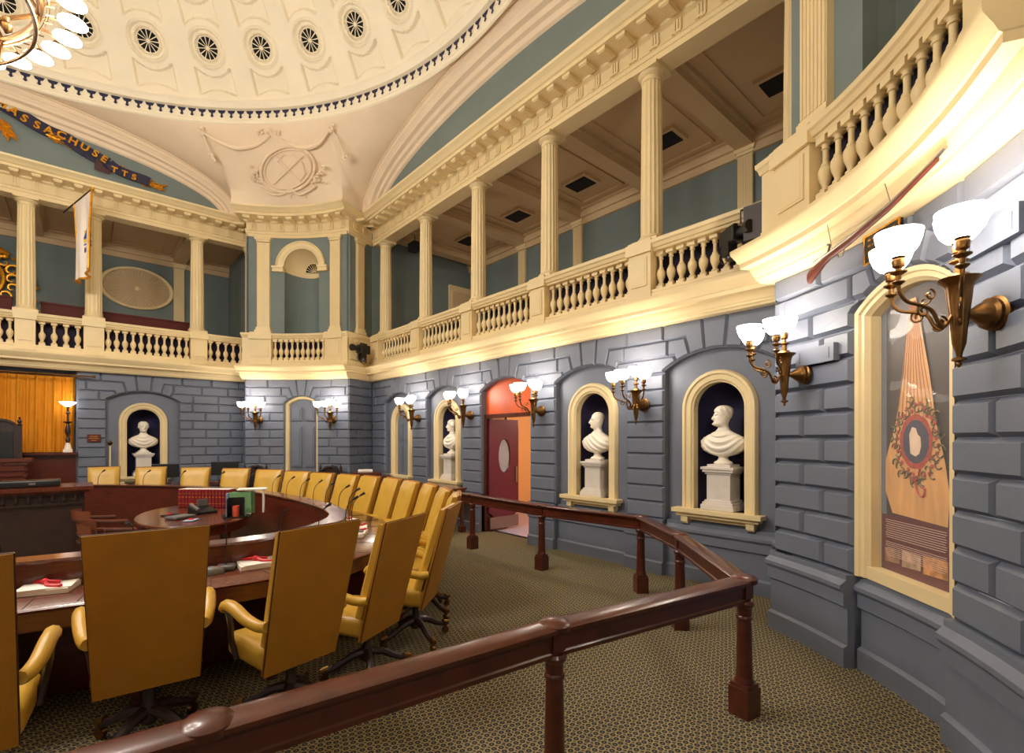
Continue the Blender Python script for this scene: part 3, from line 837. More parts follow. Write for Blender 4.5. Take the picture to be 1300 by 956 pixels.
struct(b.build('wall_lobby', M_LOBBY))
op = OPR[2]
d = MB(fr_right); ts = [-.67+1.34*i/16 for i in range(17)]
for a, c in zip(ts[:-1], ts[1:]): d.add([(a, -.14, 2.2), (c, -.14, 2.2), (c, -.14, op.top(c)), (a, -.14, op.top(a))], [(0, 1, 2, 3)])
tr = thing('transom_panel', 'orange arched transom panel above the open doorway', 'panel')
d.build('panel_face', M_ORANGE, tr)
d = MB(fr_right); d.box((0, -.15, 2.17), (1.34, .1, .07)); d.box((.655, -.15, 1.1), (.04, .12, 2.2)); d.box((-.655, -.15, 1.1), (.04, .12, 2.2)); d.build('door_frame', M_RAIL, tr)
dr = thing('swing_door', 'burgundy door with oval window standing open into the lobby', 'door', fr_right(.60, -.16, 0), 0)
L = .72; m = MB(); 
# leaf with oval opening: local x = into the lobby
ax, az, cz = .15, .33, 1.42; pts = [(0, .25), (L, .25), (L, 2.12), (0, 2.12)]; n = 32
hole = [(L/2+ax*cos(2*pi*i/n), cz+az*sin(2*pi*i/n)) for i in range(n)]
outer = []
for i in range(n):
    a = 2*pi*i/n; dx, dz = cos(a), sin(a)*2; k = min((L/2)/abs(dx) if dx else 9e9, ((.70) if dz > 0 else (1.17))/abs(dz) if abs(dz) > 1e-9 else 9e9); outer.append((L/2+dx*k, cz+dz*k))
for y in (-.022, .022):
    m.add([(x, y, z) for x, z in hole+outer], [(i, (i+1) % n, n+(i+1) % n, n+i) for i in range(n)])
m.add([(x, y, z) for y in (-.022, .022) for x, z in hole], [(i, (i+1) % n, n+(i+1) % n, n+i) for i in range(n)])
m.add([(x, y, z) for y in (-.022, .022) for x, z in outer], [(i, (i+1) % n, n+(i+1) % n, n+i) for i in range(n)])
m.build('door_leaf', M_DOORR, dr)
m = MB(); m.box((L/2, 0, .15), (L, .05, .22)); m.build('kick_plate', M_STEEL, dr, label='pale metal kick plate')
m = MB(); m.tube([(x, -.0, z) for x, z in hole], .016, 6, closed=True); m.build('window_rim', M_RAIL, dr)
m = MB(); m.add([(x, 0, z) for x, z in hole], [tuple(range(n))]); m.build('oval_window', mat('frosted_pane', (176, 190, 204), .25), dr)
m = MB(); m.box((L-.06, -.03, 1.05), (.05, .015, .3)); m.build('push_plate', M_STEEL, dr)
t = thing('lobby_table', 'small dark side table seen through the open doorway', 'table', fr_right(-.1, -2.6, 0), 0)
m = MB(); m.box((0, 0, .78), (.9, .5, .05)); m.build('tabletop', M_DWOOD, t)
for sx in (-1, 1):
    for sy in (-1, 1): m = MB(); m.box((sx*.4, sy*.2, .38), (.05, .05, .76)); m.build('leg', M_DWOOD, t)
t = thing('wall_picture', 'small framed picture on the cream lobby wall', 'picture')
m = MB(fr_right); m.box((-.95, -4.43, 1.55), (.5, .04, .65)); m.build('picture_frame', M_DWOOD, t)
m = MB(fr_right); m.box((-.95, -4.405, 1.55), (.4, .01, .52)); m.build('print', mat('dim_print', (120, 96, 84), .6, var=.4, vscale=9), t)

# ------------------------------------------------------------------ wall sconces
def spiral(c, ex, r0, turns, s=1, n=18):
    """flat spiral in the plane of ex and z"""
    out = []
    for i in range(n+1):
        f = i/n; a = f*turns*2*pi; r = r0*(1-.8*f)
        out.append(c+ex*(r*sin(a)*s)+Vector((0, 0, 1))*(r*cos(a)))
    return out
def sconce_parts(root):
    # local: wall at y=0, room towards +y, z=0 at the back plate
    m = MB(); m.fn = lambda x, y, z: (x, z, -y)
    m.lathe([(.085, .0), (.088, .02), (.075, .03), (.078, .05), (.06, .06), (.05, .09), (.03, .12), (.02, .14), (.018, .17)], n=20); m.build('back_plate', M_BRASS, root, smooth=True)
    Y = .185
    m = MB(); n = 40
    prof = [(.004, -.27), (.012, -.255), (.008, -.245), (.03, -.235), (.03, -.225), (.012, -.215), (.014, -.2), (.028, -.15), (.036, -.05), (.05, .08), (.055, .13), (.062, .15), (.085, .17), (.088, .178), (.05, .182), (.04, .2), (.02, .21), (.018, .25), (.04, .262), (.04, .268), (.015, .275), (.014, .3)]
    rings = []
    for r, z in prof:
        fl = 1 if -.2 < z < .14 else 0
        rings.append([((r-.004*fl*(j % 4 < 2))*cos(2*pi*j/n), Y+(r-.004*fl*(j % 4 < 2))*sin(2*pi*j/n), z) for j in range(n)])
    m.loft(rings, caps=True); m.build('urn_body', M_BRASS, root, smooth=True, angle=50)
    tips = [(Vector((0, Y, .30)), None)]
    for a in (-54, 0, 54):
        e = Vector((sin(rad(a)), cos(rad(a)), 0)); o = Vector((0, Y, 0)); Z = Vector((0, 0, 1))
        P = [o+e*.03-Z*.0, o+e*.07-Z*.06, o+e*.10-Z*.04, o+e*.13+Z*.02, o+e*.19+Z*.05, o+e*.25+Z*.07, o+e*.285+Z*.12, o+e*.29+Z*.18, o+e*.29+Z*.23]
        m = MB(); m.tube(smoothline(P, 5), .0095, 7)
        m.tube(spiral(o+e*.085-Z*.045, e, .035, 1.3, -1), .006, 5); m.tube(spiral(o+e*.17+Z*.02, e, .035, 1.4, 1), .006, 5); m.tube(spiral(o+e*.14+Z*.10, e, .03, 1.1, -1), .005, 5)
        c = o+e*.29
        m.lathe([(.01, .15), (.028, .165), (.028, .17), (.012, .178), (.012, .2), (.036, .215), (.036, .22), (.014, .226), (.014, .235)], (c.x, c.y, 0), n=12)
        m.build('arm', M_BRASS, root, smooth=True)
        tips.append((o+e*.29+Z*.235, e))
    for p, e in tips:
        m = MB(); m.lathe([(.012, 0), (.026, .01), (.03, .04), (.024, .05), (.034, .062)], tuple(p), n=12); hol = m.build('shade_holder', M_BRASS, root, smooth=True)
        m = MB(); m.lathe([(.03, .058), (.055, .07), (.08, .10), (.095, .14), (.102, .185), (.098, .186), (.09, .14), (.07, .10), (.04, .075), (.001, .07)], tuple(p), n=20); m.build('glass_shade', M_SHADE, root, smooth=True)
sconce0 = [None]; SCON = []
def sconce(fr, t, z, label, power=26):
    p = fr(t-.01, 0, 0); q = fr(t+.01, 0, 0); c = ((p[0]+q[0])/2, (p[1]+q[1])/2, z); n = fr(t, 1, 0); a = atan2(n[1]-p[1], n[0]-p[0])-pi/2
    if sconce0[0] is None:
        r = thing('wall_sconce', label, 'wall lamp', c, a, 'brass wall sconces'); sconce_parts(r); sconce0[0] = r
    else:
        r = copy_tree(sconce0[0]); r.location = c; r.rotation_euler = (0, 0, a); r['label'] = label
    w = fr(t, .26, z+.42)
    if power:
        l = bpy.data.lights.new('sconce_light', 'POINT'); l.energy = power; l.color = (1, .90, .78); l.shadow_soft_size = .12
        lo = bpy.data.objects.new('sconce_light', l); lo.location = w; COL.objects.link(lo)
    SCON.append(r)
s_ = .96
sconce(fr_near, -.80, 2.38, 'large brass four-light sconce right of the tall poster', 30)
sconce(fr_near, .93, 2.30, 'brass four-light sconce between the rightmost bust and the poster', 30)
sconce(fr_right, -2.885, 2.2, 'brass four-light sconce between the two right-hand busts')
sconce(fr_right, -.96, 2.2, 'brass four-light sconce just right of the open doorway')
sconce(fr_right, .96, 2.2, 'brass four-light sconce between the open doorway and the bust left of it')
sconce(fr_right, 2.885, 2.2, 'brass four-light sconce beside the blue-grey arched blind door, leftmost on the right wall')
sconce(fr_far, .86, 2.2, 'brass four-light sconce right of the corner door')
sconce(fr_far, -.98, 2.2, 'brass four-light sconce left of the corner door')
for fr, ts in ((fr_left, (-2.885, -.96, .96, 2.885)), (fr_front, (-2.885, -.96, .96, 2.885))):
    for t in ts: sconce(fr, t, 2.2, 'brass sconce on the wall behind the camera')

# ------------------------------------------------------------------ chandelier
ch = thing('chandelier', 'huge brass ring chandelier with a circle of lit bowls, top left', 'chandelier', (CX, CY, 0))
m = MB()
def ring(r, z, th): m.tube([(r*cos(2*pi*i/96), r*sin(2*pi*i/96), z) for i in range(96)], th, 8, closed=True)
ring(1.5, 6.02, .03); ring(1.47, 5.74, .018); ring(1.56, 6.02, .012)
for i in range(72):
    a = 2*pi*i/72; m.tube([(1.54*cos(a), 1.54*sin(a), 5.98), (1.6*cos(a), 1.6*sin(a), 6.0)], .008, 4)
m.build('hoop', M_BRASS, ch, smooth=True)
m = MB(); m.lathe([(.02, 5.2), (.06, 5.24), (.05, 5.3), (.14, 5.36), (.22, 5.5), (.24, 5.7), (.2, 5.85), (.1, 5.95), (.08, 6.1), (.16, 6.2), (.16, 6.3), (.05, 6.4), (.04, 7.2), (.1, 7.3), (.03, 7.4), (.025, 12.8)], n=20); m.build('stem', M_BRASS, ch, smooth=True)
for i in range(12):
    a = 2*pi*(i+.3)/12; e = Vector((cos(a), sin(a), 0)); Z = Vector((0, 0, 1))
    m = MB(); m.tube(smoothline([e*.2+Z*5.9, e*.5+Z*5.55, e*.95+Z*5.6, e*1.3+Z*5.85, e*1.5+Z*6.02], 5), .02, 6)
    m.tube(smoothline([e*.2+Z*6.3, e*.6+Z*6.7, e*1.1+Z*6.55, e*1.5+Z*6.05], 5), .015, 6)
    m.tube([p for p in spiral(e*1.0+Z*5.75, e, .16, 1.6, 1)], .012, 5); m.tube([p for p in spiral(e*1.25+Z*6.2, e, .13, 1.4, -1)], .012, 5)
    m.tube([e*1.47+Z*5.74, e*1.5+Z*6.02], .014, 5)
    m.ball(tuple(e*.62+Z*5.56), .05); m.lathe([(.01, -.12), (.04, -.09), (.05, -.04), (.02, 0), (.03, .03), (.01, .05)], tuple(e*1.27+Z*5.8), n=10)
    m.build('scroll_arm', M_BRASS, ch, smooth=True)
bm0 = sm0 = None
for i in range(36):
    a = 2*pi*(i+.35)/36; r = 1.74
    if bm0 is None:
        m = MB(); m.lathe([(.001, .03), (.05, .028), (.09, .018), (.115, 0), (.12, -.012), (.001, -.012)], n=18); bo = m.build('glass_bowl', M_SHADE, ch, smooth=True); bm0 = bo
        m = MB(); m.tube(smoothline([(-.24, 0, 0), (-.16, 0, .10), (-.05, 0, .13), (0, 0, .09), (0, 0, .05)], 4), .009, 5); m.lathe([(.03, .05), (.025, .08), (.01, .09)], n=8); ar = m.build('bowl_arm', M_BRASS, ch, smooth=True); sm0 = ar
    else:
        bo = bm0.copy(); COL.objects.link(bo); bo.parent = ch; ar = sm0.copy(); COL.objects.link(ar); ar.parent = ch
    bo.location = ar.location = (r*cos(a), r*sin(a), 6.0); bo.rotation_euler = ar.rotation_euler = (0, 0, a)
for i in range(8):
    a = 2*pi*i/8
    l = bpy.data.lights.new('chandelier_light', 'POINT'); l.energy = 190; l.color = (1, .95, .88); l.shadow_soft_size = .25
    lo = bpy.data.objects.new('chandelier_light', l); lo.location = (CX+1.75*cos(a), CY+1.75*sin(a), 5.9); COL.objects.link(lo)
# point lights inside the galleries, no fixtures modelled
for fr, ts in ((fr_right, (-3.8, -1.9, 0, 1.9, 3.8)), (fr_back, (-3.4, 0, 3.4))):
    for t in ts:
        l = bpy.data.lights.new('gallery_light', 'POINT'); l.energy = 7; l.color = (1, .8, .6); l.shadow_soft_size = .2
        lo = bpy.data.objects.new('gallery_light', l); lo.location = fr(t, -2.0, 5.2); COL.objects.link(lo)
l = bpy.data.lights.new('lobby_light', 'POINT'); l.energy = 90; l.color = (1, .93, .85); l.shadow_soft_size = .3
lo = bpy.data.objects.new('lobby_light', l); lo.location = fr_right(-.6, -2.6, 2.6); COL.objects.link(lo)
# ------------------------------------------------------------------ marble busts in the niches
def gs(x, s): return math.exp(-(x/s)**2)
def bust_mesh(kind, yaw):
    prof = [(0, .105, .105, .105, 0), (.015, .11, .11, .11, 0), (.03, .10, .10, .10, 0), (.045, .07, .07, .07, 0), (.075, .052, .052, .052, 0), (.095, .06, .06, .055, 0),
            (.108, .12, .085, .065, 0), (.13, .185, .11, .085, 0), (.165, .238, .125, .095, 0), (.21, .272, .13, .10, 0), (.255, .283, .125, .10, 0), (.295, .272, .115, .10, 0), (.33, .235, .10, .095, 0), (.36, .178, .09, .09, 0), (.385, .125, .078, .08, 0), (.41, .086, .064, .07, 0), (.44, .066, .058, .064, .0),
            (.455, .062, .064, .062, .0), (.468, .060, .084, .062, .006), (.485, .064, .094, .066, .008), (.51, .071, .096, .074, .008), (.54, .077, .096, .084, .008), (.57, .080, .095, .092, .008), (.60, .082, .095, .098, .006), (.63, .082, .092, .10, .004), (.655, .078, .086, .097, .002), (.678, .068, .074, .086, 0), (.696, .052, .056, .066, 0), (.708, .030, .032, .038, 0), (.713, .004, .004, .004, 0)]
    zs = []; n = 84
    for i in range(len(prof)-1):
        k = 5 if prof[i][0] > .43 else 4
        for j in range(k):
            f = j/k; zs.append(tuple(prof[i][q]*(1-f)+prof[i+1][q]*f for q in range(5)))
    zs.append(prof[-1]); rings = []
    for z, a, fr_, bk, yc in zs:
        ring = []
        for j in range(n):
            th = 2*pi*j/n; s, c = sin(th), cos(th)      # th=0 is the front (+y)
            x = a*s; y = (fr_ if c > 0 else bk)*c+yc
            d = 0; q = abs(math.remainder(th, 2*pi))
            if z > .455:
                d += .029*gs(q, .15)*gs(z-.546, .017)+.024*gs(q, .12)*gs(z-.572, .022)      # nose
                d += .011*gs(q, .55)*gs(z-.604, .010)                                        # brow
                d -= .020*gs(q-.38, .17)*gs(z-.584, .013)                                   # eye sockets
                d += .010*gs(q-.38, .08)*gs(z-.582, .007)
                d += .006*gs(q, .22)*(gs(z-.522, .005)+gs(z-.506, .005))-.008*gs(q, .25)*gs(z-.514, .004)
                d += .012*gs(q, .28)*gs(z-.484, .012)                                       # chin
                d += .016*gs(q-1.62, .10)*gs(z-.566, .022)                                  # ears
                hair = 1/(1+math.exp(-(z-.635+.075*min(1, max(0, q-.5)))/.006)) if kind != 'bald' else .35/(1+math.exp(-(z-.62)/.02))*(q > 1.2)
                d += hair*(.013+.006*sin(th*15+z*150)*cos(z*200+th*5))
                if kind == 'beard': d += (.017+.005*sin(th*19+z*140))*gs(z-.482, .030)*(1/(1+math.exp((q-1.35)/.1)))
                if kind == 'curl': d += .010*gs(z-.60, .05)*gs(q-1.45, .35)
            elif z > .10:
                u = z-(2.6*x*x) if kind != 'bald' else z-.75*x-.8*x*x
                d += (.010*sin(u*78)+.004*sin(u*171+th*3))*(.35+.65*max(0, c))*(1/(1+math.exp(-(z-.115)/.01)))*(1/(1+math.exp((z-.40)/.012)))
            l = math.hypot(x, y) or 1; x += x/l*d; y += y/l*d
            w = min(1, max(0, (z-.40)/.07)); w = w*w*(3-2*w); A = -yaw*w
            ring.append((x*cos(A)-y*sin(A), x*sin(A)+y*cos(A), z))
        rings.append(ring)
    m = MB(); m.loft(rings, caps=True); return m
def bust(fr, t, kind, yaw, lb, lp, sc=1.0, ped='block'):
    p = fr(t, NR-.11, 0); n = fr(t, NR+1, 0); a = atan2(n[1]-p[1], n[0]-p[0])-pi/2
    P = thing('marble_pedestal', lp, 'pedestal', (p[0], p[1], .895), a)
    m = MB(); m.box((0, 0, .03), (.40, .36, .06)); m.box((0, 0, .075), (.37, .33, .03)); m.box((0, 0, .10), (.33, .30, .03)); m.build('plinth', M_PEDM, P)
    m = MB(); m.box((0, 0, .27), (.285, .265, .32)); m.build('die', M_PEDM, P)
    m = MB(); m.box((0, 0, .44), (.32, .29, .025)); m.box((0, 0, .47), (.37, .33, .035)); m.box((0, 0, .50), (.40, .36, .03)); m.box((0, 0, .53), (.28, .26, .03)); m.build('cap', M_PEDM, P)
    o = bust_mesh(kind, yaw).build('marble_bust', M_MARBLE, smooth=True, angle=60)
    o.location = (p[0], p[1], .895+.546); o.rotation_euler = (0, 0, a); o.scale = (sc, sc, sc)
    tag(o, lb, 'bust'); return o
bust(fr_right, -2*1.923, 'beard', rad(48), 'white marble bust of bearded person in draped toga, nearest niche', 'grey-white marble pedestal in the niche nearest the camera')
bust(fr_right, -1.923, 'bald', rad(40), 'white marble bust of short-haired person draped diagonally, second niche from the camera', 'grey-white marble pedestal in the niche just right of the open doorway')
bust(fr_right, 1.923, 'curl', rad(25), 'white marble bust of curly-haired person in niche left of the open doorway', 'grey-white marble pedestal in the niche left of the open doorway')
bust(fr_back, 2.9, 'curl', rad(-10), 'white marble bust facing forward in the end wall niche', 'lilac-white marble pedestal in the end wall niche')

# ------------------------------------------------------------------ the tall exhibition poster in the near bay
def fr_flat(t, o, z): return bayframe_flat(t, o, z)
def bayframe_flat(t, o, z):
    d = DE+BUL-o; return (CX+(d+t)/S2, CY+(-d+t)/S2, z)
po = thing('exhibition_poster', 'tall arched poster of a painted silk banner behind glass', 'poster')
op = OPN; mo = .12
b = MB(); pz = .71
path = [(op.tc-op.hw, pz)]+op.outline(18)+[(op.tc+op.hw, pz)]
sweep_flat(b, path, [(0, -.15), (0, -.03), (-.03, -.035), (-.04, -.05), (-.07, -.05), (-.085, -.07), (-.095, -.08), (-.10, -.16)], fr_near)
b.fn = fr_flat; b.box((.03, -.09, .755), (.9, .10, .09)); b.build('poster_frame', M_CREAM, po)
fr_pos = fr_flat
def fr_flat(t, o, z): return fr_pos(t+.06, o, z)
SX = -.41; EX = .34
def ptop(t): return op.zc+sqrt(max((op.R-.11)**2-min((t+.06-op.tc)**2, .16), 0))
def flat(name, pts, off, m, parent=po):
    q = MB(fr_flat); q.add([(t, off, z) for t, z in pts], [tuple(range(len(pts)))]); return q.build(name, m, parent)
M_PBG = mat('poster_dark_brown', (58, 42, 36), .5, var=.25, vscale=3)
M_PMAR = mat('poster_maroon', (92, 26, 30), .45)
M_PSILK = mat('printed_old_silk', (214, 158, 96), .55, var=.16, vscale=6, stretch=(3, 3, .6))
flat('poster_ground', [(SX, .79)]+[(SX+(EX-SX)*i/16, ptop(SX+(EX-SX)*i/16)) for i in range(17)]+[(EX, .79)], -.135, M_PBG)
flat('text_panel', [(SX, .79), (EX, .79), (EX, 1.20), (SX, 1.22)], -.131, M_PMAR)
# printed banner: narrow at the top, spreading to full width
L_ = [(.035, 2.70), (.09, 2.2), (.17, 1.85), (.27, 1.6), (.27, 1.37), (.20, 1.22)]
R_ = [(-.28, 1.20), (-.295, 1.4), (-.26, 1.6), (-.19, 1.85), (-.13, 2.2), (-.02, 2.70)]
flat('printed_banner', L_+R_, -.127, M_PSILK)
m = MB(fr_flat)
for k in range(9):
    f = (k+.5)/9; tops = .035-.055*f; mid = .17-.36*f; m.tube([(tops, -.127, 2.68), ((tops+mid)/2+.004, -.127, 2.25), (mid, -.127, 1.88)], .0035, 4)
m.build('banner_folds', mat('silk_fold_print', (176, 112, 66), .6), po)
def disc(c, a, bb, off, name, m, w0=0, n=40, wob=0):
    q = MB(fr_flat); rg = lambda s: [(c[0]+a*s*cos(2*pi*i/n)*(1+wob*sin(9*2*pi*i/n)), off, c[1]+bb*s*sin(2*pi*i/n)*(1+wob*sin(9*2*pi*i/n))) for i in range(n)]
    if w0: q.loft([rg(1), rg(w0)])
    else: q.add(rg(1), [tuple(range(n))])
    return q.build(name, m, po)
cc = (-.02, 1.73)
M_PR = mat('print_crimson', (168, 60, 40), .55, var=.25, vscale=30); M_PG = mat('print_olive', (98, 84, 44), .55, var=.3, vscale=30); M_PN = mat('print_slate', (64, 58, 78), .55); M_PW = mat('print_ivory', (226, 196, 168), .55, var=.1, vscale=12)
disc(cc, .145, .185, -.1245, 'medallion_border', M_PR, .8, wob=.02); disc(cc, .116, .148, -.1245, 'medallion_field', M_PN)
flat('medallion_figure', [(cc[0]+x, cc[1]+z) for x, z in ((.05, -.02), (.045, -.08), (0, -.1), (-.035, -.08), (-.05, -.03), (-.045, .03), (-.02, .05), (-.005, .09), (.03, .10), (.055, .05))], -.1235, M_PW)
m = MB(fr_flat); rnd = random.Random(3)
for k in range(46):
    a = 2*pi*k/46+rnd.uniform(-.05, .05); r = 1.12+rnd.random()*.38; c = Vector((cc[0]+.145*r*cos(a), 0, cc[1]+.185*r*sin(a)))
    if abs(c.x) > .275: continue
    P = []; tw = rnd.choice((-1, 1)); r0 = .035
    for i in range(9):
        aa = a+tw*i*.55; rr = r0*(1-i/11); P.append((c.x+rr*cos(aa), -.1245, c.z+rr*sin(aa)))
    m.tube(P, .0055, 4)
m.build('scrollwork_print', M_PG, po)
m = MB(fr_flat)
for k in range(30):
    a = 2*pi*k/30+.1; r = 1.1+rnd.random()*.3; c = (cc[0]+.145*r*cos(a), cc[1]+.185*r*sin(a)); m.ball((c[0], -.1245, c[1]), .016, 8, 4, (1, .2, 1))
for P in ([(-.06, 1.55), (-.04, 1.48), (.0, 1.46), (.03, 1.50), (.0, 1.52), (-.03, 1.42), (-.05, 1.38), (-.09, 1.37), (-.10, 1.42), (-.07, 1.43)],): m.tube(smoothline([(x, -.1245, z) for x, z in P], 3), .008, 4)
m.build('flower_and_ribbon_print', M_PR, po)
m = MB(fr_flat)
for k in range(9): m.box((.0, -.129, 1.165-.0155*k), (.54-.02*(k % 3 == 2), .003, .0035))
for k in range(8): m.box((.0, -.129, 1.005-.0135*k), (.54-.03*(k % 4 == 3), .003, .003))
m.build('lines_of_text', mat('print_pale_text', (214, 176, 160), .6), po)
for i, (c0, c1, mm) in enumerate(((.13, .28, 'print_crowd'), (-.06, .11, 'print_hands'), (-.28, -.08, 'print_detail'))):
    flat('photo_print', [(c0, .87), (c1, .86), (c1, .985-.012*(2-i)), (c0, .985-.012*(2-i))], -.1285, mat(mm, [(158, 112, 82), (186, 150, 122), (196, 134, 72)][i], .5, var=.5, vscale=16))
m = MB(fr_flat); ts = [SX+(EX-SX)*i/16 for i in range(17)]
m.add([(t, -.112, .79) for t in ts]+[(t, -.112, ptop(t)) for t in ts], [(i, i+1, 18+i, 17+i) for i in range(16)]); m.build('glass_pane', M_GLASS, po)
# brass framed plaque and the musket above the poster
pl = thing('framed_plaque', 'small gold-framed dark plaque above the tall poster', 'plaque')
m = MB(fr_near); m.box((.11, .03, 3.10), (.32, .03, .20)); m.build('plaque_board', M_BLACK, pl)
m = MB(fr_near); m.tube([(-.055, .045, 3.0), (.275, .045, 3.0), (.275, .045, 3.2), (-.055, .045, 3.2)], .010, 6, closed=True); m.build('plaque_frame', M_GOLD, pl)
m = MB(fr_near)
for i in range(4):
    for j in range(7): m.box((.225-j*.038, .047, 3.16-i*.04), (.026, .003, .010))
m.build('plaque_lettering', M_GOLD, pl)
mu = thing('long_musket', 'antique musket hung level under the near bay cornice', 'gun')
def mp(t, z): return fr_near(t, .22, z)
m = MB(); m.tube([fr_near(.59-1.3*i/14, .20, 3.13+.145*i/14) for i in range(15)], .011, 7); m.build('barrel', M_STEEL, mu)
m = MB(); rr = []
P = [(.63, 3.03, .052, .02), (.61, 3.035, .058, .022), (.53, 3.07, .046, .02), (.46, 3.10, .03, .018), (.40, 3.118, .024, .018), (.2, 3.143, .024, .017), (-.2, 3.195, .020, .014), (-.64, 3.25, .016, .012)]
for t, z, h, w in P: rr.append([fr_near(t, .20+w*cos(2*pi*i/10), z+h*sin(2*pi*i/10)) for i in range(10)])
m.loft(rr, caps=True); m.build('gunstock', mat('walnut_red', (92, 36, 22), .45), mu, smooth=True)
m = MB(); m.tube([fr_near(.33, .2, 3.11), fr_near(.31, .2, 3.07), fr_near(.27, .2, 3.07), fr_near(.25, .2, 3.12)], .005, 5); m.tube([fr_near(.37, .235, 3.14), fr_near(.34, .24, 3.18), fr_near(.37, .24, 3.19)], .009, 5); m.build('lock_and_trigger', M_STEEL, mu)
for t_, z_ in ((.37, 3.12), (-.22, 3.2)): m = MB(); m.tube([fr_near(t_, .2, z_), fr_near(t_, .25, 3.38)], .003, 4); m.build('hanging_wire', M_STEEL, mu)

# ------------------------------------------------------------------ mahogany railing
ra = thing('wooden_railing', 'dark mahogany railing bending round the carpeted aisle', 'railing')
PT = [(4.62, 8.9), (4.70, 7.3), (4.70, 6.28), (4.64, 4.66), (4.80, 3.22), (4.16, 2.37), (3.17, 1.36), (1.71, 1.63), (.30, 1.78), (-1.3, 1.95)]
RZ = .87; PTS = [Vector((x, y)) for x, y in PT]
prof = [(-.032, -.155), (.032, -.155), (.034, -.135), (.026, -.128), (.026, -.062), (.034, -.056), (.036, -.04), (.05, -.036), (.068, -.028), (.07, -.012), (.055, -.004), (.03, 0), (-.03, 0), (-.055, -.004), (-.07, -.012), (-.068, -.028), (-.05, -.036), (-.036, -.04), (-.034, -.056), (-.026, -.062), (-.026, -.128), (-.034, -.135)]
for i in range(len(PTS)-1):
    a, c = PTS[i], PTS[i+1]; d = (c-a).normalized(); n = Vector((-d.y, d.x)); rings = []
    for k, p in ((0, a), (1, c)):
        j = i+k
        if 0 < j < len(PTS)-1:
            d0 = (PTS[j]-PTS[j-1]).normalized(); d1 = (PTS[j+1]-PTS[j]).normalized(); n0 = Vector((-d0.y, d0.x)); n1 = Vector((-d1.y, d1.x)); mm = (n0+n1)/(1+n0.dot(n1))
        else: mm = n
        rings.append([(p.x+mm.x*o, p.y+mm.y*o, RZ+z) for o, z in prof])
    m = MB(); m.loft(rings, caps=True); m.build('rail', M_RAIL, ra, smooth=True, angle=35)
pc = None
def post_mb():
    m = MB(); m.lathe([(.050, .2), (.057, .205), (.057, .22), (.050, .235), (.050, .25), (.046, .45), (.043, .60), (.05, .61), (.05, .62), (.043, .63), (.045, .68), (.058, .695), (.06, .71), (.05, .725)], n=22); return m
pm = post_mb().build('post', M_RAIL, ra, smooth=True, angle=35)
q = MB(); q.box((0, 0, .09), (.135, .135, .18)); q.box((0, 0, .19), (.118, .118, .03)); pb = q.build('base_block', M_RAIL, pm)
q = MB(); q.box((0, 0, .80), (.075, .075, .12)); q.lathe([(.074, .835), (.08, .85), (.08, .865), (.065, .878), (.03, .884), (.001, .886)], n=16); pk = q.build('joint_cap', M_RAIL, pm, smooth=True, angle=35)
for i, (x, y) in enumerate(PT):
    if i in (1,): pass
    if i == 0: o = pm
    else: o = copy_tree(pm, ra)
    o.location = (x, y, 0)
    if i+1 < len(PT):
        d = PTS[i+1]-PTS[i]; o.rotation_euler = (0, 0, atan2(d.y, d.x))

# ------------------------------------------------------------------ the horseshoe table of the members
RIM = [(-2.6, 4.95), (-1.4, 4.75), (-.40, 4.61), (.03, 4.54), (.55, 4.42), (.95, 4.36), (1.34, 4.42), (1.68, 4.64), (1.98, 5.02), (2.13, 5.55), (2.18, 6.2), (2.15, 7.0), (2.05, 7.9), (1.85, 8.75), (1.5, 9.55), (1.05, 10.25), (.5, 10.9), (.1, 11.25), (-.35, 11.55)]
RP_ = [Vector((p.x, p.y)) for p in smoothline([(x, y, 0) for x, y in RIM], 6)]
def rim_norm(i):
    d = (RP_[min(i+1, len(RP_)-1)]-RP_[max(i-1, 0)]).normalized(); return Vector((d.y, -d.x))   # outwards (near side -> -y)
def ring_sweep(m, prof):
    rings = []
    for i, p in enumerate(RP_):
        n = rim_norm(i); rings.append([(p.x+n.x*o, p.y+n.y*o, z) for o, z in prof])
    m.loft(rings, caps=True)
hs = thing('horseshoe_table', 'great curved mahogany members table ringed by mustard chairs', 'table')
m = MB(); ring_sweep(m, [(-.04, .0), (.0, .0), (.0, .93), (-.04, .93)]); m.build('inner_panel', M_WOOD, hs)
m = MB(); ring_sweep(m, [(-.06, .93), (.13, .93), (.135, .94), (.13, .955), (-.06, .955), (-.065, .945)]); m.build('raised_ledge', M_WOODH, hs, smooth=True, angle=40)
m = MB(); ring_sweep(m, [(.10, .76), (.12, .76), (.12, .93), (.10, .93)]); m.build('riser', M_WOOD, hs)
m = MB(); ring_sweep(m, [(.0, .735), (.60, .735), (.62, .745), (.625, .755), (.61, .765), (.0, .765)]); m.build('desktop', M_WOODH, hs, smooth=True, angle=40)
m = MB(); ring_sweep(m, [(.54, .62), (.575, .62), (.575, .735), (.54, .735)]); m.build('apron', M_WOOD, hs)
for i in range(4, len(RP_)-2, 9):
    p = RP_[i]; n = rim_norm(i)
    m = MB(); a = atan2(n.y, n.x); m.box((p.x+n.x*.27, p.y+n.y*.27, .36), (.54, .04, .72), a); m.build('divider_panel', M_WOOD, hs)
m = MB()
for i in range(3, len(RP_)-1, 4):   # thin joints in the leather-smooth desktop
    p = RP_[i]; n = rim_norm(i); m.box((p.x+n.x*.36, p.y+n.y*.36, .7655), (.47, .004, .002), atan2(n.y, n.x))
m.build('desktop_joints', M_DARK, hs)

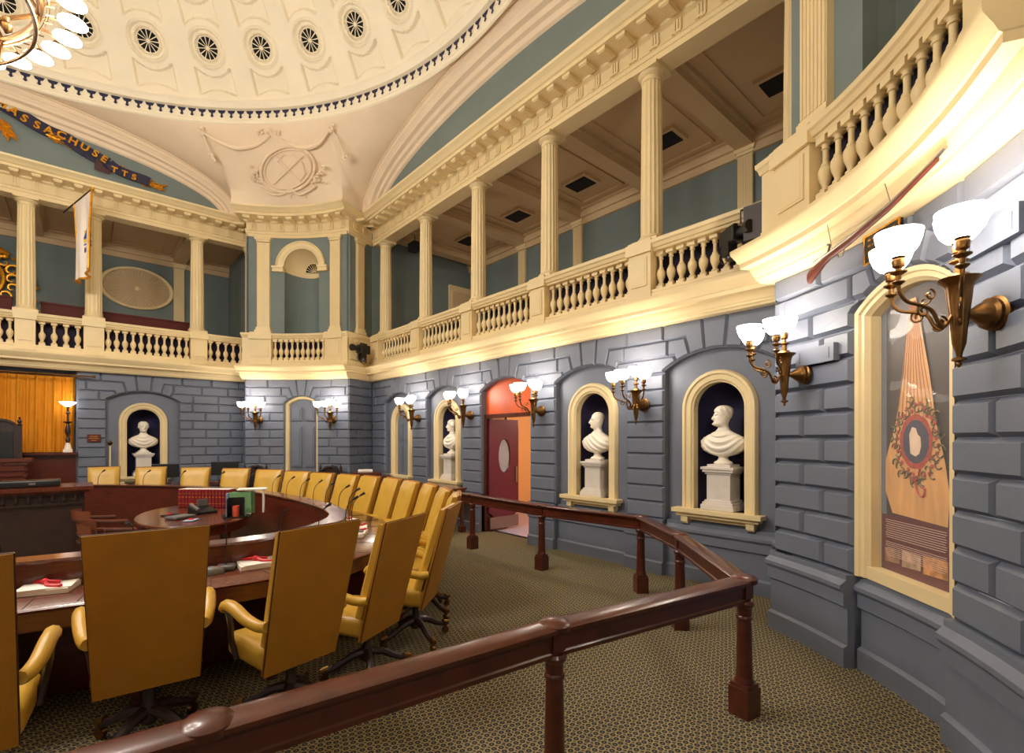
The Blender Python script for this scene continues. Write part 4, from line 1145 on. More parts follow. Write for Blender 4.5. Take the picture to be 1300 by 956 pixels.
# ------------------------------------------------------------------ mustard leather swivel chairs
def chair_parts(r):
    def slab(y_add, inset, zlo, zhi, thick, bulge_=0, nx=8, nz=10):
        rings = []
        for k in range(nz+1):
            f = k/nz; z = zlo+(zhi-zlo)*f; w = (.232+.024*f)-inset; y = -.10-.24*f+y_add
            row = []
            N = 12
            for j in range(N+1):
                x = -w+2*w*j/N; e = min(1, (1-abs(x/w))/.18); e2 = min(1, (min(f, 1-f))/.10)
                row.append((x, y+thick/2+bulge_*(max(0, e)**.5)*(max(0, e2)**.5), z))
            for j in range(N+1):
                x = w-2*w*j/N; row.append((x, y-thick/2, z))
            rings.append(row)
        return rings
    m = MB(); m.loft(slab(.03, .012, .46, 1.225, .05, .035), caps=True); m.build('backrest', M_LEATH, r, smooth=True, angle=50)
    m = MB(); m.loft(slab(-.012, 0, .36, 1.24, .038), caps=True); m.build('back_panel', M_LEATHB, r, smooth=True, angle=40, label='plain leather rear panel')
    m = MB()
    for sx in (-1, 1):
        m.tube([(sx*(.233+.024*f), -.115-.24*f, .36+.88*f) for f in [k/12 for k in range(13)]], .0045, 5)
    m.tube([(-.257, -.355, 1.241), (.257, -.355, 1.241)], .0045, 5); m.build('nailhead_trim', M_STITCH, r)
    m = MB(); m.rbox((0, .10, .455), (.49, .46, .15), .045, n=4); m.build('seat', M_LEATH, r, smooth=True, angle=50)
    for sx in (-1, 1):
        P = [(sx*.245, -.19, .675), (sx*.262, -.12, .668), (sx*.282, -.02, .69), (sx*.295, .08, .73), (sx*.30, .17, .742), (sx*.298, .225, .722), (sx*.296, .235, .692)]
        sp = smoothline(P, 4); k = len(sp)
        m = MB(); m.tube(sp, [.030+.006*sin(pi*i/(k-1)) if i < k-2 else .022 for i in range(k)], 9); arm = m.build('armrest', M_LEATH, r, smooth=True, angle=60)
        m = MB(); m.tube(smoothline([(sx*.297, .19, .71), (sx*.29, .16, .62), (sx*.27, .20, .52), (sx*.25, .17, .40)], 4), .018, 7); m.build('arm_support', M_DWOOD, arm, smooth=True)
    ba = MB(); ba.lathe([(.035, .12), (.05, .14), (.045, .2), (.03, .24), (.03, .33), (.06, .345), (.1, .36), (.1, .375)], n=16); base = ba.build('pedestal_base', M_DWOOD, r, smooth=True)
    for q in range(4):
        a = pi/4+q*pi/2; e = Vector((cos(a), sin(a), 0)); Z = Vector((0, 0, 1))
        m = MB(); pts = smoothline([e*.03+Z*.19, e*.12+Z*.17, e*.22+Z*.115, e*.31+Z*.085], 4); k = len(pts)
        m.tube(pts, [.034-.014*i/(k-1) for i in range(k)], 8); lg = m.build('leg', M_DWOOD, base, smooth=True)
        m = MB(); c = e*.31; m.tube([c+Z*.11-e*.03, c+Z*.095+e*.03], [.024, .02], 8); m.lathe([(.014, .06), (.02, .07), (.014, .1)], (c.x, c.y, 0), n=8)
        t_ = e.cross(Z); m.tube([c+Z*.032-t_*.013, c+Z*.032+t_*.013], .031, 14); m.build('caster', M_BRASS, base, smooth=True)
CH = [((-.465, 2.93), (.10, .99)), ((.27, 3.15), (.08, .99)), ((1.07, 2.92), (-.20, .98)), ((1.75, 3.12), (-.46, .89)), ((2.41, 3.48), (-.67, .74)), ((2.87, 4.06), (-.82, .57)),
      ((3.07, 4.55), (-.9, .43)), ((3.22, 5.10), (-.95, .32)), ((3.27, 5.64), (-.98, .18)), ((3.31, 6.23), (-1, .06)), ((3.25, 6.80), (-1, -.06)), ((3.13, 7.32), (-.98, -.2)),
      ((2.96, 7.94), (-.93, -.36)), ((2.79, 8.62), (-.85, -.52)), ((2.56, 9.42), (-.74, -.68)), ((2.19, 10.2), (-.6, -.8)), ((1.68, 11.05), (-.42, -.9)), ((1.05, 11.8), (-.22, -.97)), ((.355, 12.45), (-.06, -1))]
CL = ['mustard leather chair cut off by the left edge of the photo', 'mustard leather chair shown squarely from behind, largest in view', 'mustard leather chair with both armrests and seat showing, second largest', 'mustard leather chair seen obliquely from behind at the table bend',
      'mustard chair seen almost edge-on, its caster legs out on the carpet', 'mustard chair just beyond the edge-on one, facing the table',
      'mustard chair on the right of the table, second beyond the edge-on one', 'mustard chair on the right of the table, third beyond the edge-on one', 'mustard chair on the right of the table, fourth beyond the edge-on one', 'mustard chair directly in front of the arched blind door',
      'mustard chair in front of the right end of the mahogany podium', 'mustard chair in front of the middle of the mahogany podium', 'mustard chair between the corner door and the mahogany podium', 'mustard chair before the right half of the corner door', 'mustard chair before the left edge of the corner door',
      'mustard chair below the left sconce of the far corner bay', 'mustard chair between the end wall bust and the far corner bay', 'mustard chair directly in front of the end wall bust', 'mustard chair left of the end wall bust, beside the dark desk']
proto = thing('leather_chair', CL[0], 'chair', group='mustard chairs round the horseshoe table'); chair_parts(proto)
for i, ((x, y), (fx, fy)) in enumerate(CH):
    l = math.hypot(fx, fy); fx /= l; fy /= l
    c = proto if i == 0 else copy_tree(proto)
    c['label'] = CL[i]; c['group'] = 'mustard chairs round the horseshoe table'
    k_ = 1.03 if i < 2 else 1 if i < 3 else .955 if i < 5 else .97; c.scale = (k_, k_, k_)
    c.location = (x+fx*.34, y+fy*.34, 0); c.rotation_euler = (0, 0, atan2(fy, fx)-pi/2)
# ------------------------------------------------------------------ end wall: curtain, wainscot, rostrum
cu = thing('gold_curtain', 'pleated gold curtain closing the recess behind the rostrum', 'curtain')
m = MB(fr_back); N = 340
def cz(t): return .035*sin(t*46)+.02*sin(t*23+1)+.012*sin(t*91)
m.grid(lambda t, z: (t*(1-.012*(3.1-z)), -.12+cz(t)*(.75+.25*(3.1-z)/1.6), z), [-1.72+3.44*i/N for i in range(N+1)], [1.47, 1.8, 2.2, 2.6, 2.95, 3.08])
m.build('curtain_cloth', M_CURT, cu, smooth=True, angle=180)
m = MB(fr_back); m.tube([(-2.0, .10, 3.09), (2.0, .10, 3.09)], .016, 8); m.tube([(-1.5, .05, 3.07), (1.95, .05, 3.055)], .008, 6); m.ball((2.02, .10, 3.09), .03); m.ball((-2.02, .10, 3.09), .03); m.box((1.72, .05, 3.09), (.03, .12, .03)); m.build('curtain_rod', M_BRASS, cu, smooth=True)
wa = thing('wainscot_panelling', 'dark mahogany panelling under the gold curtain', 'panelling')
m = MB(fr_back); m.box((0, -.02, .71), (3.46, .12, 1.42)); m.build('panel_board', M_WOOD, wa)
m = MB(fr_back); m.box((0, .05, 1.44), (3.5, .28, .05)); m.box((0, 0, 1.395), (3.46, .16, .04)); m.box((0, .05, .1), (3.46, .03, .2)); m.build('ledge', M_WOOD, wa)
for k in range(5): m = MB(fr_back); m.box((-1.38+.69*k, .045, .8), (.56, .02, .95)); m.build('raised_panel', M_WOOD, wa)
pf = thing('rostrum_platform', 'dark wooden platform carrying the presiding chair', 'platform')
m = MB(fr_back); m.box((-.1, 1.0, .3), (3.2, 1.75, .6)); m.build('platform_deck', M_WOOD, pf)
m = MB(fr_back); m.box((-.1, 1.9, .15), (2.6, .3, .3)); m.build('step', M_WOOD, pf)
rd = thing('rostrum_desk', 'moulded mahogany rostrum desk in front of the tall carved chair', 'desk')
m = MB(fr_back); m.box((-.35, 1.55, .97), (2.8, .5, .72)); m.build('desk_body', M_WOOD, rd)
m = MB(fr_back); m.box((-.35, 1.55, 1.37), (3.0, .62, .05)); m.box((-.35, 1.55, 1.32), (2.9, .56, .05)); m.build('desk_top', M_WOODH, rd)
m = MB(fr_back)
for z in (1.1, 1.2): m.box((-.35, 1.55, z), (2.86, .54, .03))
m.build('mouldings', M_WOOD, rd)
pc_ = thing('carved_armchair', 'tall dark carved presiding chair with arched crest against the gold curtain', 'chair', fr_back(.62, .95, .6), pi)
def carved_chair(r, h=1.5, w=.33):
    m = MB(); pts = [(-w+.06, .5), (w-.06, .5), (w-.06, h-.12)]+[((w-.06)*cos(pi*i/14), h-.12+.16*sin(pi*i/14)) for i in range(15)]+[(-w+.06, h-.12)]
    m.add([(x, -.27, z) for x, z in pts]+[(x, -.33, z) for x, z in pts], [tuple(range(len(pts))), tuple(range(2*len(pts)-1, len(pts)-1, -1))]+[(i, (i+1) % len(pts), len(pts)+(i+1) % len(pts), len(pts)+i) for i in range(len(pts))]); m.build('back_frame', M_DWOOD, r)
    m = MB(); m.box((0, -.255, (h+.45)/2-.02), (2*w-.24, .03, h-.85)); m.build('upholstered_back', M_BLACK, r)
    m = MB(); m.tube([((w-.1)*cos(pi*i/14), -.25, h-.1+.1*sin(pi*i/14)) for i in range(15)], .018, 6); m.ball((0, -.26, h+.0), .05); m.build('crest_carving', M_DWOOD, r, smooth=True)
    for sx in (-1, 1):
        m = MB(); m.box((sx*(w-.03), -.28, (h-.1)/2), (.07, .07, h-.1)); m.lathe([(.03, h-.1), (.045, h-.08), (.02, h-.05), (.035, h-.02), (.03, h+.01), (.01, h+.03), (.022, h+.05), (.003, h+.075)], (sx*(w-.03), -.28, 0), n=12); m.build('post', M_DWOOD, r, smooth=True)
        m = MB(); m.box((sx*(w-.03), 0, .68), (.07, .5, .05)); m.box((sx*(w-.03), .22, .34), (.06, .06, .68)); m.build('arm', M_DWOOD, r)
    m = MB(); m.rbox((0, -.02, .46), (2*w-.06, .52, .12), .03); m.build('seat', M_TAN, r, smooth=True)
carved_chair(pc_)
tl = thing('torchere_lamp', 'brass torchere lamp with glowing dish beside the gold curtain', 'lamp', fr_back(1.60, .10, 1.465), 0)
m = MB(); m.box((0, 0, .03), (.15, .15, .06)); m.lathe([(.07, .06), (.06, .1), (.045, .16), (.03, .2)], n=16); m.build('lamp_base', M_MARBLE, tl)
m = MB(); m.lathe([(.03, .2), (.045, .26), (.03, .3), (.02, .33), (.045, .4), (.05, .46), (.03, .56), (.02, .6), (.075, .63), (.08, .645), (.02, .65), (.018, .8), (.045, .83), (.02, .85), (.02, .94), (.04, .96)], n=16); m.build('lamp_stem', M_DWOOD, tl, smooth=True)
m = MB(); m.lathe([(.03, .96), (.06, .98), (.12, 1.03), (.14, 1.06), (.13, 1.06), (.001, 1.0)], n=24); m.build('lamp_shade', M_SHADE, tl, smooth=True)
sg = thing('wall_sign', 'small dark red wall sign with gilt lettering beside the curtain', 'sign')
m = MB(fr_back); m.box((2.02, .015, 1.76), (.23, .03, .17)); m.build('sign_board', mat('sign_maroon', (88, 22, 20), .4), sg)
m = MB(fr_back)
for z, w_ in ((1.80, .13), (1.76, .17), (1.71, .09)):
    k = int(w_/.02)
    for j in range(k): m.box((2.02-w_/2+w_*(j+.5)/k, .032, z), (w_/k*.62, .004, .018))
m.build('sign_lettering', M_GOLD, sg)
fp = thing('floor_pole', 'slim cream pole with small finial standing by the end wall niche', 'pole', fr_back(2.28, .35, 0), 0)
m = MB(); m.lathe([(.14, 0), (.14, .03), (.03, .06), (.016, .08), (.014, 1.62)], n=14); m.build('pole_shaft', M_CREAM, fp)
m = MB(); m.lathe([(.014, 1.6), (.04, 1.63), (.05, 1.66), (.02, 1.69), (.004, 1.72)], n=14); m.build('finial', M_BRASS, fp, smooth=True)

# clerk's desk inside the horseshoe
cdk = thing('clerk_desk', 'big dark carved desk at the left edge, facing the camera', 'desk')
m = MB(); m.box((-1.55, 9.75, .5), (3.2, .7, 1.0)); m.build('desk_body', M_DWOOD, cdk)
m = MB(); m.box((-1.53, 9.73, 1.045), (3.36, .85, .05)); m.box((-1.54, 9.74, 1.0), (3.28, .78, .04)); m.build('desk_top', M_WOODH, cdk)
m = MB()
for k in range(26):
    x = -3.05+.12*k; m.box((x, 9.385, .955), (.03, .04, .05)); m.lathe([(.012, .86), (.022, .88), (.018, .93)], (x, 9.38, 0), n=8)
    m.tube([(x+.06+.045*cos(pi*i/8), 9.385, .90+.04*sin(pi*i/8)) for i in range(9)], .009, 5)
m.box((-1.54, 9.39, .83), (3.2, .03, .03)); m.build('carved_frieze', M_DWOOD, cdk)
for k in range(3): m = MB(); m.box((-2.6+1.05*k, 9.393, .44), (.86, .02, .62)); m.build('front_panel', M_DWOOD, cdk)
bx = thing('flat_printer', 'low flat black machine lying on the dark carved desk', 'machine', (-.52, 9.7, 1.07), 0)
m = MB(); m.rbox((0, 0, .05), (.62, .34, .09), .02); m.build('machine_body', M_BLACK, bx, smooth=True)
m = MB(); m.box((.02, -.172, .05), (.07, .006, .03)); m.build('badge', M_GREY, bx)

# oval desk with its clutter
OC = Vector((1.16, 7.62)); OA = Vector((.155, .988)); OB = Vector((.988, -.155)); a_, b_ = 1.12, .66
ot = thing('oval_desk', 'polished oval mahogany desk inside the horseshoe', 'desk')
def ell(k, s=0): return [(OC.x+OA.x*(a_-s)*cos(2*pi*i/60)+OB.x*(b_-s)*sin(2*pi*i/60), OC.y+OA.y*(a_-s)*cos(2*pi*i/60)+OB.y*(b_-s)*sin(2*pi*i/60), k) for i in range(60)]
m = MB(); m.loft([ell(.725, .02), ell(.73, 0), ell(.755, 0), ell(.765, .01)], caps=True); m.build('desktop', M_WOODH, ot, smooth=True)
m = MB(); m.loft([ell(.62, .07), ell(.725, .07)], caps=True); m.build('apron', M_WOOD, ot, smooth=True)
for s in (-1, 1):
    for q in (-1, 1):
        c = OC+OA*(s*.62)+OB*(q*.32); m = MB(); m.lathe([(.03, 0), (.035, .04), (.02, .08), (.04, .2), (.05, .4), (.035, .5), (.05, .6), (.05, .63)], (c.x, c.y, 0), n=12); m.build('leg', M_WOOD, ot, smooth=True)
# red law books in a row
b0 = Vector((1.13, 8.45)); b1 = Vector((1.66, 7.93)); bd = (b1-b0).normalized(); ba_ = atan2(bd.y, bd.x); BN = 15; bk = None
ORD = ['first', 'second', 'third', 'fourth', 'fifth', 'sixth', 'seventh', 'eighth', 'ninth', 'tenth', 'eleventh', 'twelfth', 'thirteenth', 'fourteenth', 'fifteenth']
for i in range(BN):
    p = b0+bd*(i*.0495)
    L = 'red bound volume, %s from the left in the row on the oval desk' % ORD[i]
    if bk is None:
        bk = thing('law_book', L, 'book', (p.x, p.y, .767), ba_, 'red volumes on the oval desk')
        m = MB(); m.rbox((0, 0, .13), (.046, .18, .26), .008, n=2); m.build('cover', M_BOOK, bk)
        m = MB()
        for z in (.06, .20): m.box((0, -.091, z), (.040, .003, .004))
        m.box((0, -.091, .15), (.026, .002, .010)); m.build('spine_gilding', M_GOLD, bk)
        m = MB(); m.box((0, .003, .2605), (.036, .165, .004)); m.build('page_block', M_PAPER, bk); o = bk
    else:
        o = copy_tree(bk); o.location = (p.x, p.y, .767); o['label'] = L
# file holder, folders, cup, phones, papers
fh = thing('file_holder', 'black upright file holder with coral cup slot on the oval desk', 'file holder', (1.52, 6.98, .767), rad(-15))
m = MB(); m.box((0, -.06, .005), (.26, .2, .01)); m.box((-.12, -.06, .12), (.012, .18, .23)); m.box((.06, -.06, .12), (.012, .18, .23)); m.box((-.03, .03, .12), (.19, .012, .23)); m.build('holder_frame', M_BLACK, fh)
m = MB(); m.lathe([(.04, 0), (.04, .13), (.036, .13), (.032, .01)], (-.03, -.08, .01), n=16); cupo = m.build('pencil_cup', M_PINK, fh)
for i, (dx, mm, lab_) in enumerate(((.0, M_GREEN, 'green cardboard folder standing on the oval desk, nearest the file holder'), (.05, M_GREEN, 'green cardboard folder behind the other green one'), (-.16, mat('pale_blue_card', (120, 150, 190), .7), 'thin pale blue binder left of the green folders'))):
    o = MB().box((1.56+dx, 7.12+dx*.6, .767+.15), (.26 if dx >= 0 else .02, .012 if dx >= 0 else .12, .28), rad(-20)).build('paper_folder', mm); tag(o, lab_, 'folder')
tag(MB().box((1.72, 7.16, 1.085), (.34, .22, .012), rad(-18)).build('paper_tray', M_PAPER), 'white tray laid across the upright green folders', 'tray')
tag(MB().box((1.84, 7.1, .925), (.02, .16, .30), rad(-18)).build('tray_support', M_PAPER), 'white upright panel under the right end of the white tray', 'panel')
ph = thing('desk_phone', 'grey desk telephone with raised screen on the oval desk', 'telephone', (1.22, 7.55, .767), rad(20))
m = MB(); m.add([(-.13, -.1, 0), (.13, -.1, 0), (.13, .12, 0), (-.13, .12, 0), (-.13, -.1, .025), (.13, -.1, .025), (.13, .12, .09), (-.13, .12, .09)], [(3, 2, 1, 0), (4, 5, 6, 7), (0, 1, 5, 4), (1, 2, 6, 5), (2, 3, 7, 6), (3, 0, 4, 7)]); m.build('phone_body', M_BLACK, ph)
m = MB(); m.tube(smoothline([(-.1, -.09, .06), (-.1, 0, .085), (-.1, .1, .12)], 4), .022, 8); m.build('handset', M_GREY, ph, smooth=True)
m = MB(); m.box((.05, .1, .13), (.13, .02, .09)); m.build('phone_screen', M_GREY, ph)
tag(MB().rbox((.93, 7.25, .785), (.26, .2, .035), .01, rad(30)).build('conference_unit', M_GREY), 'grey flat conference unit on the oval desk left of the phone', 'device')
for i, (x, y, c, l_) in enumerate(((.86, 7.6, M_BLACK, 'dark badge holder with red centre at the back left of the oval desk'), (1.0, 6.95, mat('pale_badge', (150, 170, 190), .4), 'pale blue badge holder with red centre at the front of the oval desk'))):
    r = thing('badge_holder', l_, 'badge', (x, y, .767), rad(25+i*30))
    m = MB(); m.rbox((0, 0, .008), (.17, .11, .014), .006); m.build('badge_base', c, r)
    m = MB(); m.lathe([(.03, .015), (.026, .03), (.001, .034)], n=12); m.build('red_button', M_RED, r)
# bentwood armchairs inside the horseshoe
def captain(loc, rz, label):
    r = thing('wooden_armchair', label, 'chair', loc, rz, 'brown wooden armchairs inside the horseshoe')
    m = MB(); A = [pi*(.0+1.0*i/20) for i in range(21)]
    sp = [Vector((.29*cos(a), -.02-.27*sin(a), .70+.04*sin(a))) for a in A]; sp = [Vector((.29, .2, .68))]+sp+[Vector((-.29, .2, .68))]
    m.tube(sp, .022, 7); m.build('arm_rail', M_WOOD, r, smooth=True)
    m = MB(); m.grid(lambda a, z: ((.285+.03*(z-.72))*cos(a), -.02-(.28+.12*(z-.72))*sin(a), z+.03*sin(a)), [pi*(.18+.64*i/12) for i in range(13)], [.70, .74, .78, .82]); m.grid(lambda a, z: ((.265+.03*(z-.72))*cos(a), -.02-(.26+.12*(z-.72))*sin(a), z+.03*sin(a)), [pi*(.18+.64*i/12) for i in range(13)], [.70, .74, .78, .82]); m.build('crest', M_TAN, r, smooth=True)
    m = MB()
    for i in range(9):
        a = pi*(.1+.8*i/8); m.tube([(.27*cos(a), -.02-.25*sin(a), .72), (.21*cos(a), -.02-.19*sin(a), .46)], .010, 6)
    m.build('spindles', M_WOOD, r, smooth=True)
    m = MB(); m.lathe([(.2, .42), (.25, .43), (.26, .45), (.24, .465), (.1, .455)], n=24); m.build('seat', M_WOOD, r, smooth=True)
    for q in range(4):
        a = pi/4+q*pi/2; m = MB(); m.tube([(.15*cos(a), .15*sin(a), .43), (.24*cos(a), .24*sin(a), 0)], [.022, .016], 7); m.build('leg', M_WOOD, r, smooth=True)
captain((.22, 8.35, 0), rad(-80), 'brown wooden armchair at the far left of the oval desk')
captain((.28, 7.0, 0), rad(-95), 'brown wooden armchair nearer the camera, left of the oval desk')

# ------------------------------------------------------------------ members' desk items
def along(s):
    i = int(s); i = max(1, min(len(RP_)-2, i)); return RP_[i], rim_norm(i)
def nearest(x, y):
    return min(range(1, len(RP_)-1), key=lambda i: (RP_[i].x-x)**2+(RP_[i].y-y)**2)
mic0 = unit0 = pap0 = None
WH = ['at the left edge of the photo', 'in front of the chair shown squarely from behind', 'in front of the second largest chair', 'at the table bend nearest the camera', 'before the edge-on chair', 'before the chair beyond the edge-on one',
      'second place beyond the edge-on chair', 'third place beyond the edge-on chair', 'fourth place beyond the edge-on chair', 'before the arched blind door', 'before the right end of the podium', 'before the middle of the podium', 'between corner door and podium', 'before the right half of the corner door', 'before the left edge of the corner door',
      'below the left sconce of the far bay', 'between the end wall bust and the far bay', 'before the end wall bust', 'beside the dark desk at the far left']
for k, ((x, y), (fx, fy)) in enumerate(CH):
    i = nearest(x+fx*1.0, y+fy*1.0); p = RP_[i]; n = rim_norm(i); a = atan2(n.y, n.x); tdir = Vector((-n.y, n.x))
    if k in (0,): tdir = tdir*1
    q = p+n*.19-tdir*.05
    if mic0 is None:
        mic0 = thing('gooseneck_microphone', 'x', 'microphone', (q.x, q.y, .767), a, 'microphones at the members places')
        m = MB(); m.rbox((0, 0, .02), (.11, .12, .04), .014); m.build('microphone_base', M_GREY, mic0, smooth=True)
        m = MB(); m.tube(smoothline([(0, 0, .03), (-.02, .0, .18), (.0, 0, .32), (.07, 0, .40)], 5), .0045, 6); m.build('gooseneck', M_BLACK, mic0)
        m = MB(); m.tube([(.06, 0, .39), (.11, 0, .42)], [.010, .014], 8); m.build('capsule', M_BLACK, mic0); o = mic0
    else: o = copy_tree(mic0)
    o.location = (q.x, q.y, .767); o.rotation_euler = (0, 0, a+random.uniform(-.3, .3)); o['label'] = 'black gooseneck microphone, '+WH[k]
    q = p+n*.20+tdir*.17
    if pap0 is None:
        pap0 = thing('tied_papers', 'x', 'papers', (q.x, q.y, .767), a, 'bundles of white papers on the members table')
        m = MB(); m.box((0, 0, .015), (.22, .28, .03)); m.box((.004, .006, .034), (.21, .27, .008), rad(7)); m.build('paper_stack', M_PAPER, pap0)
        m = MB(); m.tube(smoothline([(-.08, -.1, .045), (-.02, -.02, .055), (.05, .02, .045), (.09, .1, .045)], 4), .013, 6); m.tube(smoothline([(-.02, .06, .045), (.0, 0, .058), (-.06, -.02, .045)], 4), .012, 6); m.ball((-.02, -.02, .055), .022, 8, 6); m.build('red_tie', M_RED, pap0, smooth=True); o = pap0
    else: o = copy_tree(pap0)
    o.location = (q.x, q.y, .767); o.rotation_euler = (0, 0, a+random.uniform(-.25, .25)); o['label'] = 'white papers tied with a red ribbon, '+WH[k]
    q = p+n*.25-tdir*.15
    if unit0 is None:
        unit0 = thing('voting_unit', 'x', 'device', (q.x, q.y, .767), a, 'grey voting units on the members table')
        m = MB(); m.loft([[(.085*cos(2*pi*i_/20)*s, .055*sin(2*pi*i_/20)*s, z) for i_ in range(20)] for s, z in ((1, 0), (1, .012), (.92, .03), (.7, .045), (.3, .052))], caps=True); m.build('unit_body', M_GREY, unit0, smooth=True)
        m = MB(); m.ball((.04, 0, .042), .012, 8, 6); m.build('button', M_RED, unit0); o = unit0
    else: o = copy_tree(unit0)
    o.location = (q.x, q.y, .767); o.rotation_euler = (0, 0, a+pi/2+random.uniform(-.3, .3)); o['label'] = 'rounded grey voting unit, '+WH[k]

# ------------------------------------------------------------------ behind the far chairs
st = thing('staff_desk', 'long dark staff desk along the end wall below the bust', 'desk')
sx0, sy0 = 1.85, 13.15
m = MB(); m.box((sx0, sy0, .74), (2.3, .62, .05)); m.build('desktop', M_WOODH, st)
for x in (-1, 0, 1): m = MB(); m.box((sx0+x*1.05, sy0, .36), (.06, .56, .72)); m.build('panel_end', M_WOOD, st)
m = MB(); m.box((sx0, sy0-.24, .45), (2.2, .03, .5)); m.build('modesty_panel', M_WOOD, st)
def monitor(x, y, w, h, rz, label):
    r = thing('computer_monitor', label, 'monitor', (x, y, .767), rz)
    m = MB(); m.rbox((0, 0, .13+h/2), (w, .035, h), .01, n=2); m.build('screen_case', M_BLACK, r)
    m = MB(); m.box((0, .02, .1), (.05, .03, .2)); m.box((0, .02, .008), (.22, .18, .014)); m.build('stand', M_BLACK, r)
monitor(1.42, 13.15, .5, .3, rad(-12), 'black monitor on the staff desk just right of the end wall bust')
monitor(2.55, 13.05, .56, .32, rad(-18), 'black monitor on the staff desk nearer the corner door')
for i, (x, y, l_) in enumerate(((1.75, 12.98, 'small clear glass of pens on the staff desk, left one'), (2.2, 12.96, 'small clear glass of pens on the staff desk, right one'))):
    r = thing('pen_cup', l_, 'cup', (x, y, .767)); m = MB(); m.lathe([(.03, 0), (.036, .11), (.03, .11), (.026, .01)], n=12); m.build('cup_wall', M_STEEL, r)
    m = MB(); m.tube([(0, 0, .02), (.02, .01, .17)], .004, 5); m.tube([(0, 0, .02), (-.02, .015, .16)], .004, 5); m.build('pens', M_PAPER, r)
def sidechair(x, y, rz, l_):
    r = thing('carved_side_chair', l_, 'chair', (x, y, 0), rz); carved_chair(r, 1.08, .27)
sidechair(3.02, 12.62, rad(150), 'dark carved side chair left of the corner door, behind the mustard chairs')
sidechair(4.28, 11.35, rad(140), 'dark carved side chair between the corner door and the mahogany podium')
pd = thing('mahogany_podium', 'red-brown mahogany podium behind the mustard chairs near the corner', 'podium', (4.72, 9.95, 0), rad(-25))
m = MB(); m.box((0, 0, .48), (.80, .5, .96)); m.box((0, 0, .05), (.86, .56, .1)); m.build('podium_body', M_WOOD, pd)
m = MB(); m.box((-.1, 0, 1.0), (.62, .56, .07)); m.box((.31, 0, .93), (.3, .56, .03)); m.build('podium_top', M_WOODH, pd)
m = MB(); m.box((-.1, -.26, .5), (.5, .02, .7)); m.build('front_panel', M_WOOD, pd)
tag(MB().rbox((4.62, 10.02, 1.06), (.3, .2, .05), .012, rad(-25)).build('folded_papers', M_PAPER), 'pale folded papers on top of the mahogany podium', 'papers')
ct = thing('console_table', 'dark console table against the wall under the bust by the doorway', 'table')
m = MB(); m.box((5.18, 8.15, .81), (.52, 1.4, .04)); m.box((5.18, 8.15, .76), (.48, 1.34, .07)); m.build('tabletop', M_WOOD, ct)
for x, y in ((4.98, 7.52), (5.38, 7.52), (4.98, 8.78), (5.38, 8.78)):
    m = MB(); m.box((x, y, .43), (.07, .07, .64), taper=.7); m.box((x, y, .06), (.11, .11, .12)); m.build('leg', M_WOOD, ct)

# ------------------------------------------------------------------ on and above the galleries
def tvcam(loc, rz, label, s=1.0):
    r = thing('television_camera', label, 'camera', loc, rz); r.scale = (s, s, s)
    m = MB(); m.rbox((0, 0, .0), (.26, .16, .18), .02); m.box((.0, 0, .115), (.16, .05, .03)); m.build('camera_body', M_BLACK, r)
    m = MB(); m.fn = lambda x, y, z: (-.13-z, x, y); m.lathe([(.045, 0), (.05, .05), (.05, .12), (.065, .13), (.07, .2), (.05, .2)], n=16); m.build('lens', M_BLACK, r, smooth=True)
    m = MB(); m.box((.0, 0, -.13), (.09, .09, .10)); m.box((.0, .07, -.15), (.12, .03, .16)); m.lathe([(.07, -.26), (.07, -.2), (.04, -.18)], n=14); m.build('pan_head', M_BLACK, r)
    m = MB(); m.tube(smoothline([(.1, .05, -.1), (.14, .06, -.22), (.06, .05, -.30), (-.05, .05, -.24), (.0, .03, -.16)], 4), .006, 5); m.build('cable', M_BLACK, r)
q_ = fr_right(4.93, .33, 3.90); tvcam((q_[0]-.12, q_[1]-.2, q_[2]+.02), rad(20), 'black remote television camera on the cornice in the far corner', 1.15)
q_ = fr_right(-4.15, .22, 3.98); tvcam((q_[0], q_[1], q_[2]), rad(60), 'black television camera hanging at the balustrade by the near bay', .95)
mo_ = thing('rail_monitor', 'dark brown box monitor hung on the balustrade beside the near bay', 'monitor')
m = MB(fr_right); m.rbox((-4.5, .26, 4.02), (.34, .2, .34), .02) if False else m.box((-4.52, .25, 4.02), (.36, .22, .36)); m.build('monitor_case', mat('dark_brown_case', (40, 24, 20), .5), mo_)
m = MB(fr_right); m.tube([(-4.25, .22, 4.1), (-4.25, .22, 4.24), (-4.7, .2, 4.24)], .012, 6); m.tube([(-4.3, .2, 3.85), (-4.5, .3, 3.62)], .01, 6); m.build('bracket', M_BLACK, mo_)
sp_ = thing('ceiling_speaker', 'small black box speaker under the far gallery ceiling beam', 'speaker')
m = MB(fr_right); m.box((4.35, -.75, 6.62), (.34, .22, .2)); m.build('speaker_case', M_BLACK, sp_)
m = MB(fr_right); m.tube([(4.35, -.75, 6.7), (4.35, -.75, 6.9)], .012, 6); m.build('speaker_bracket', M_BLACK, sp_)
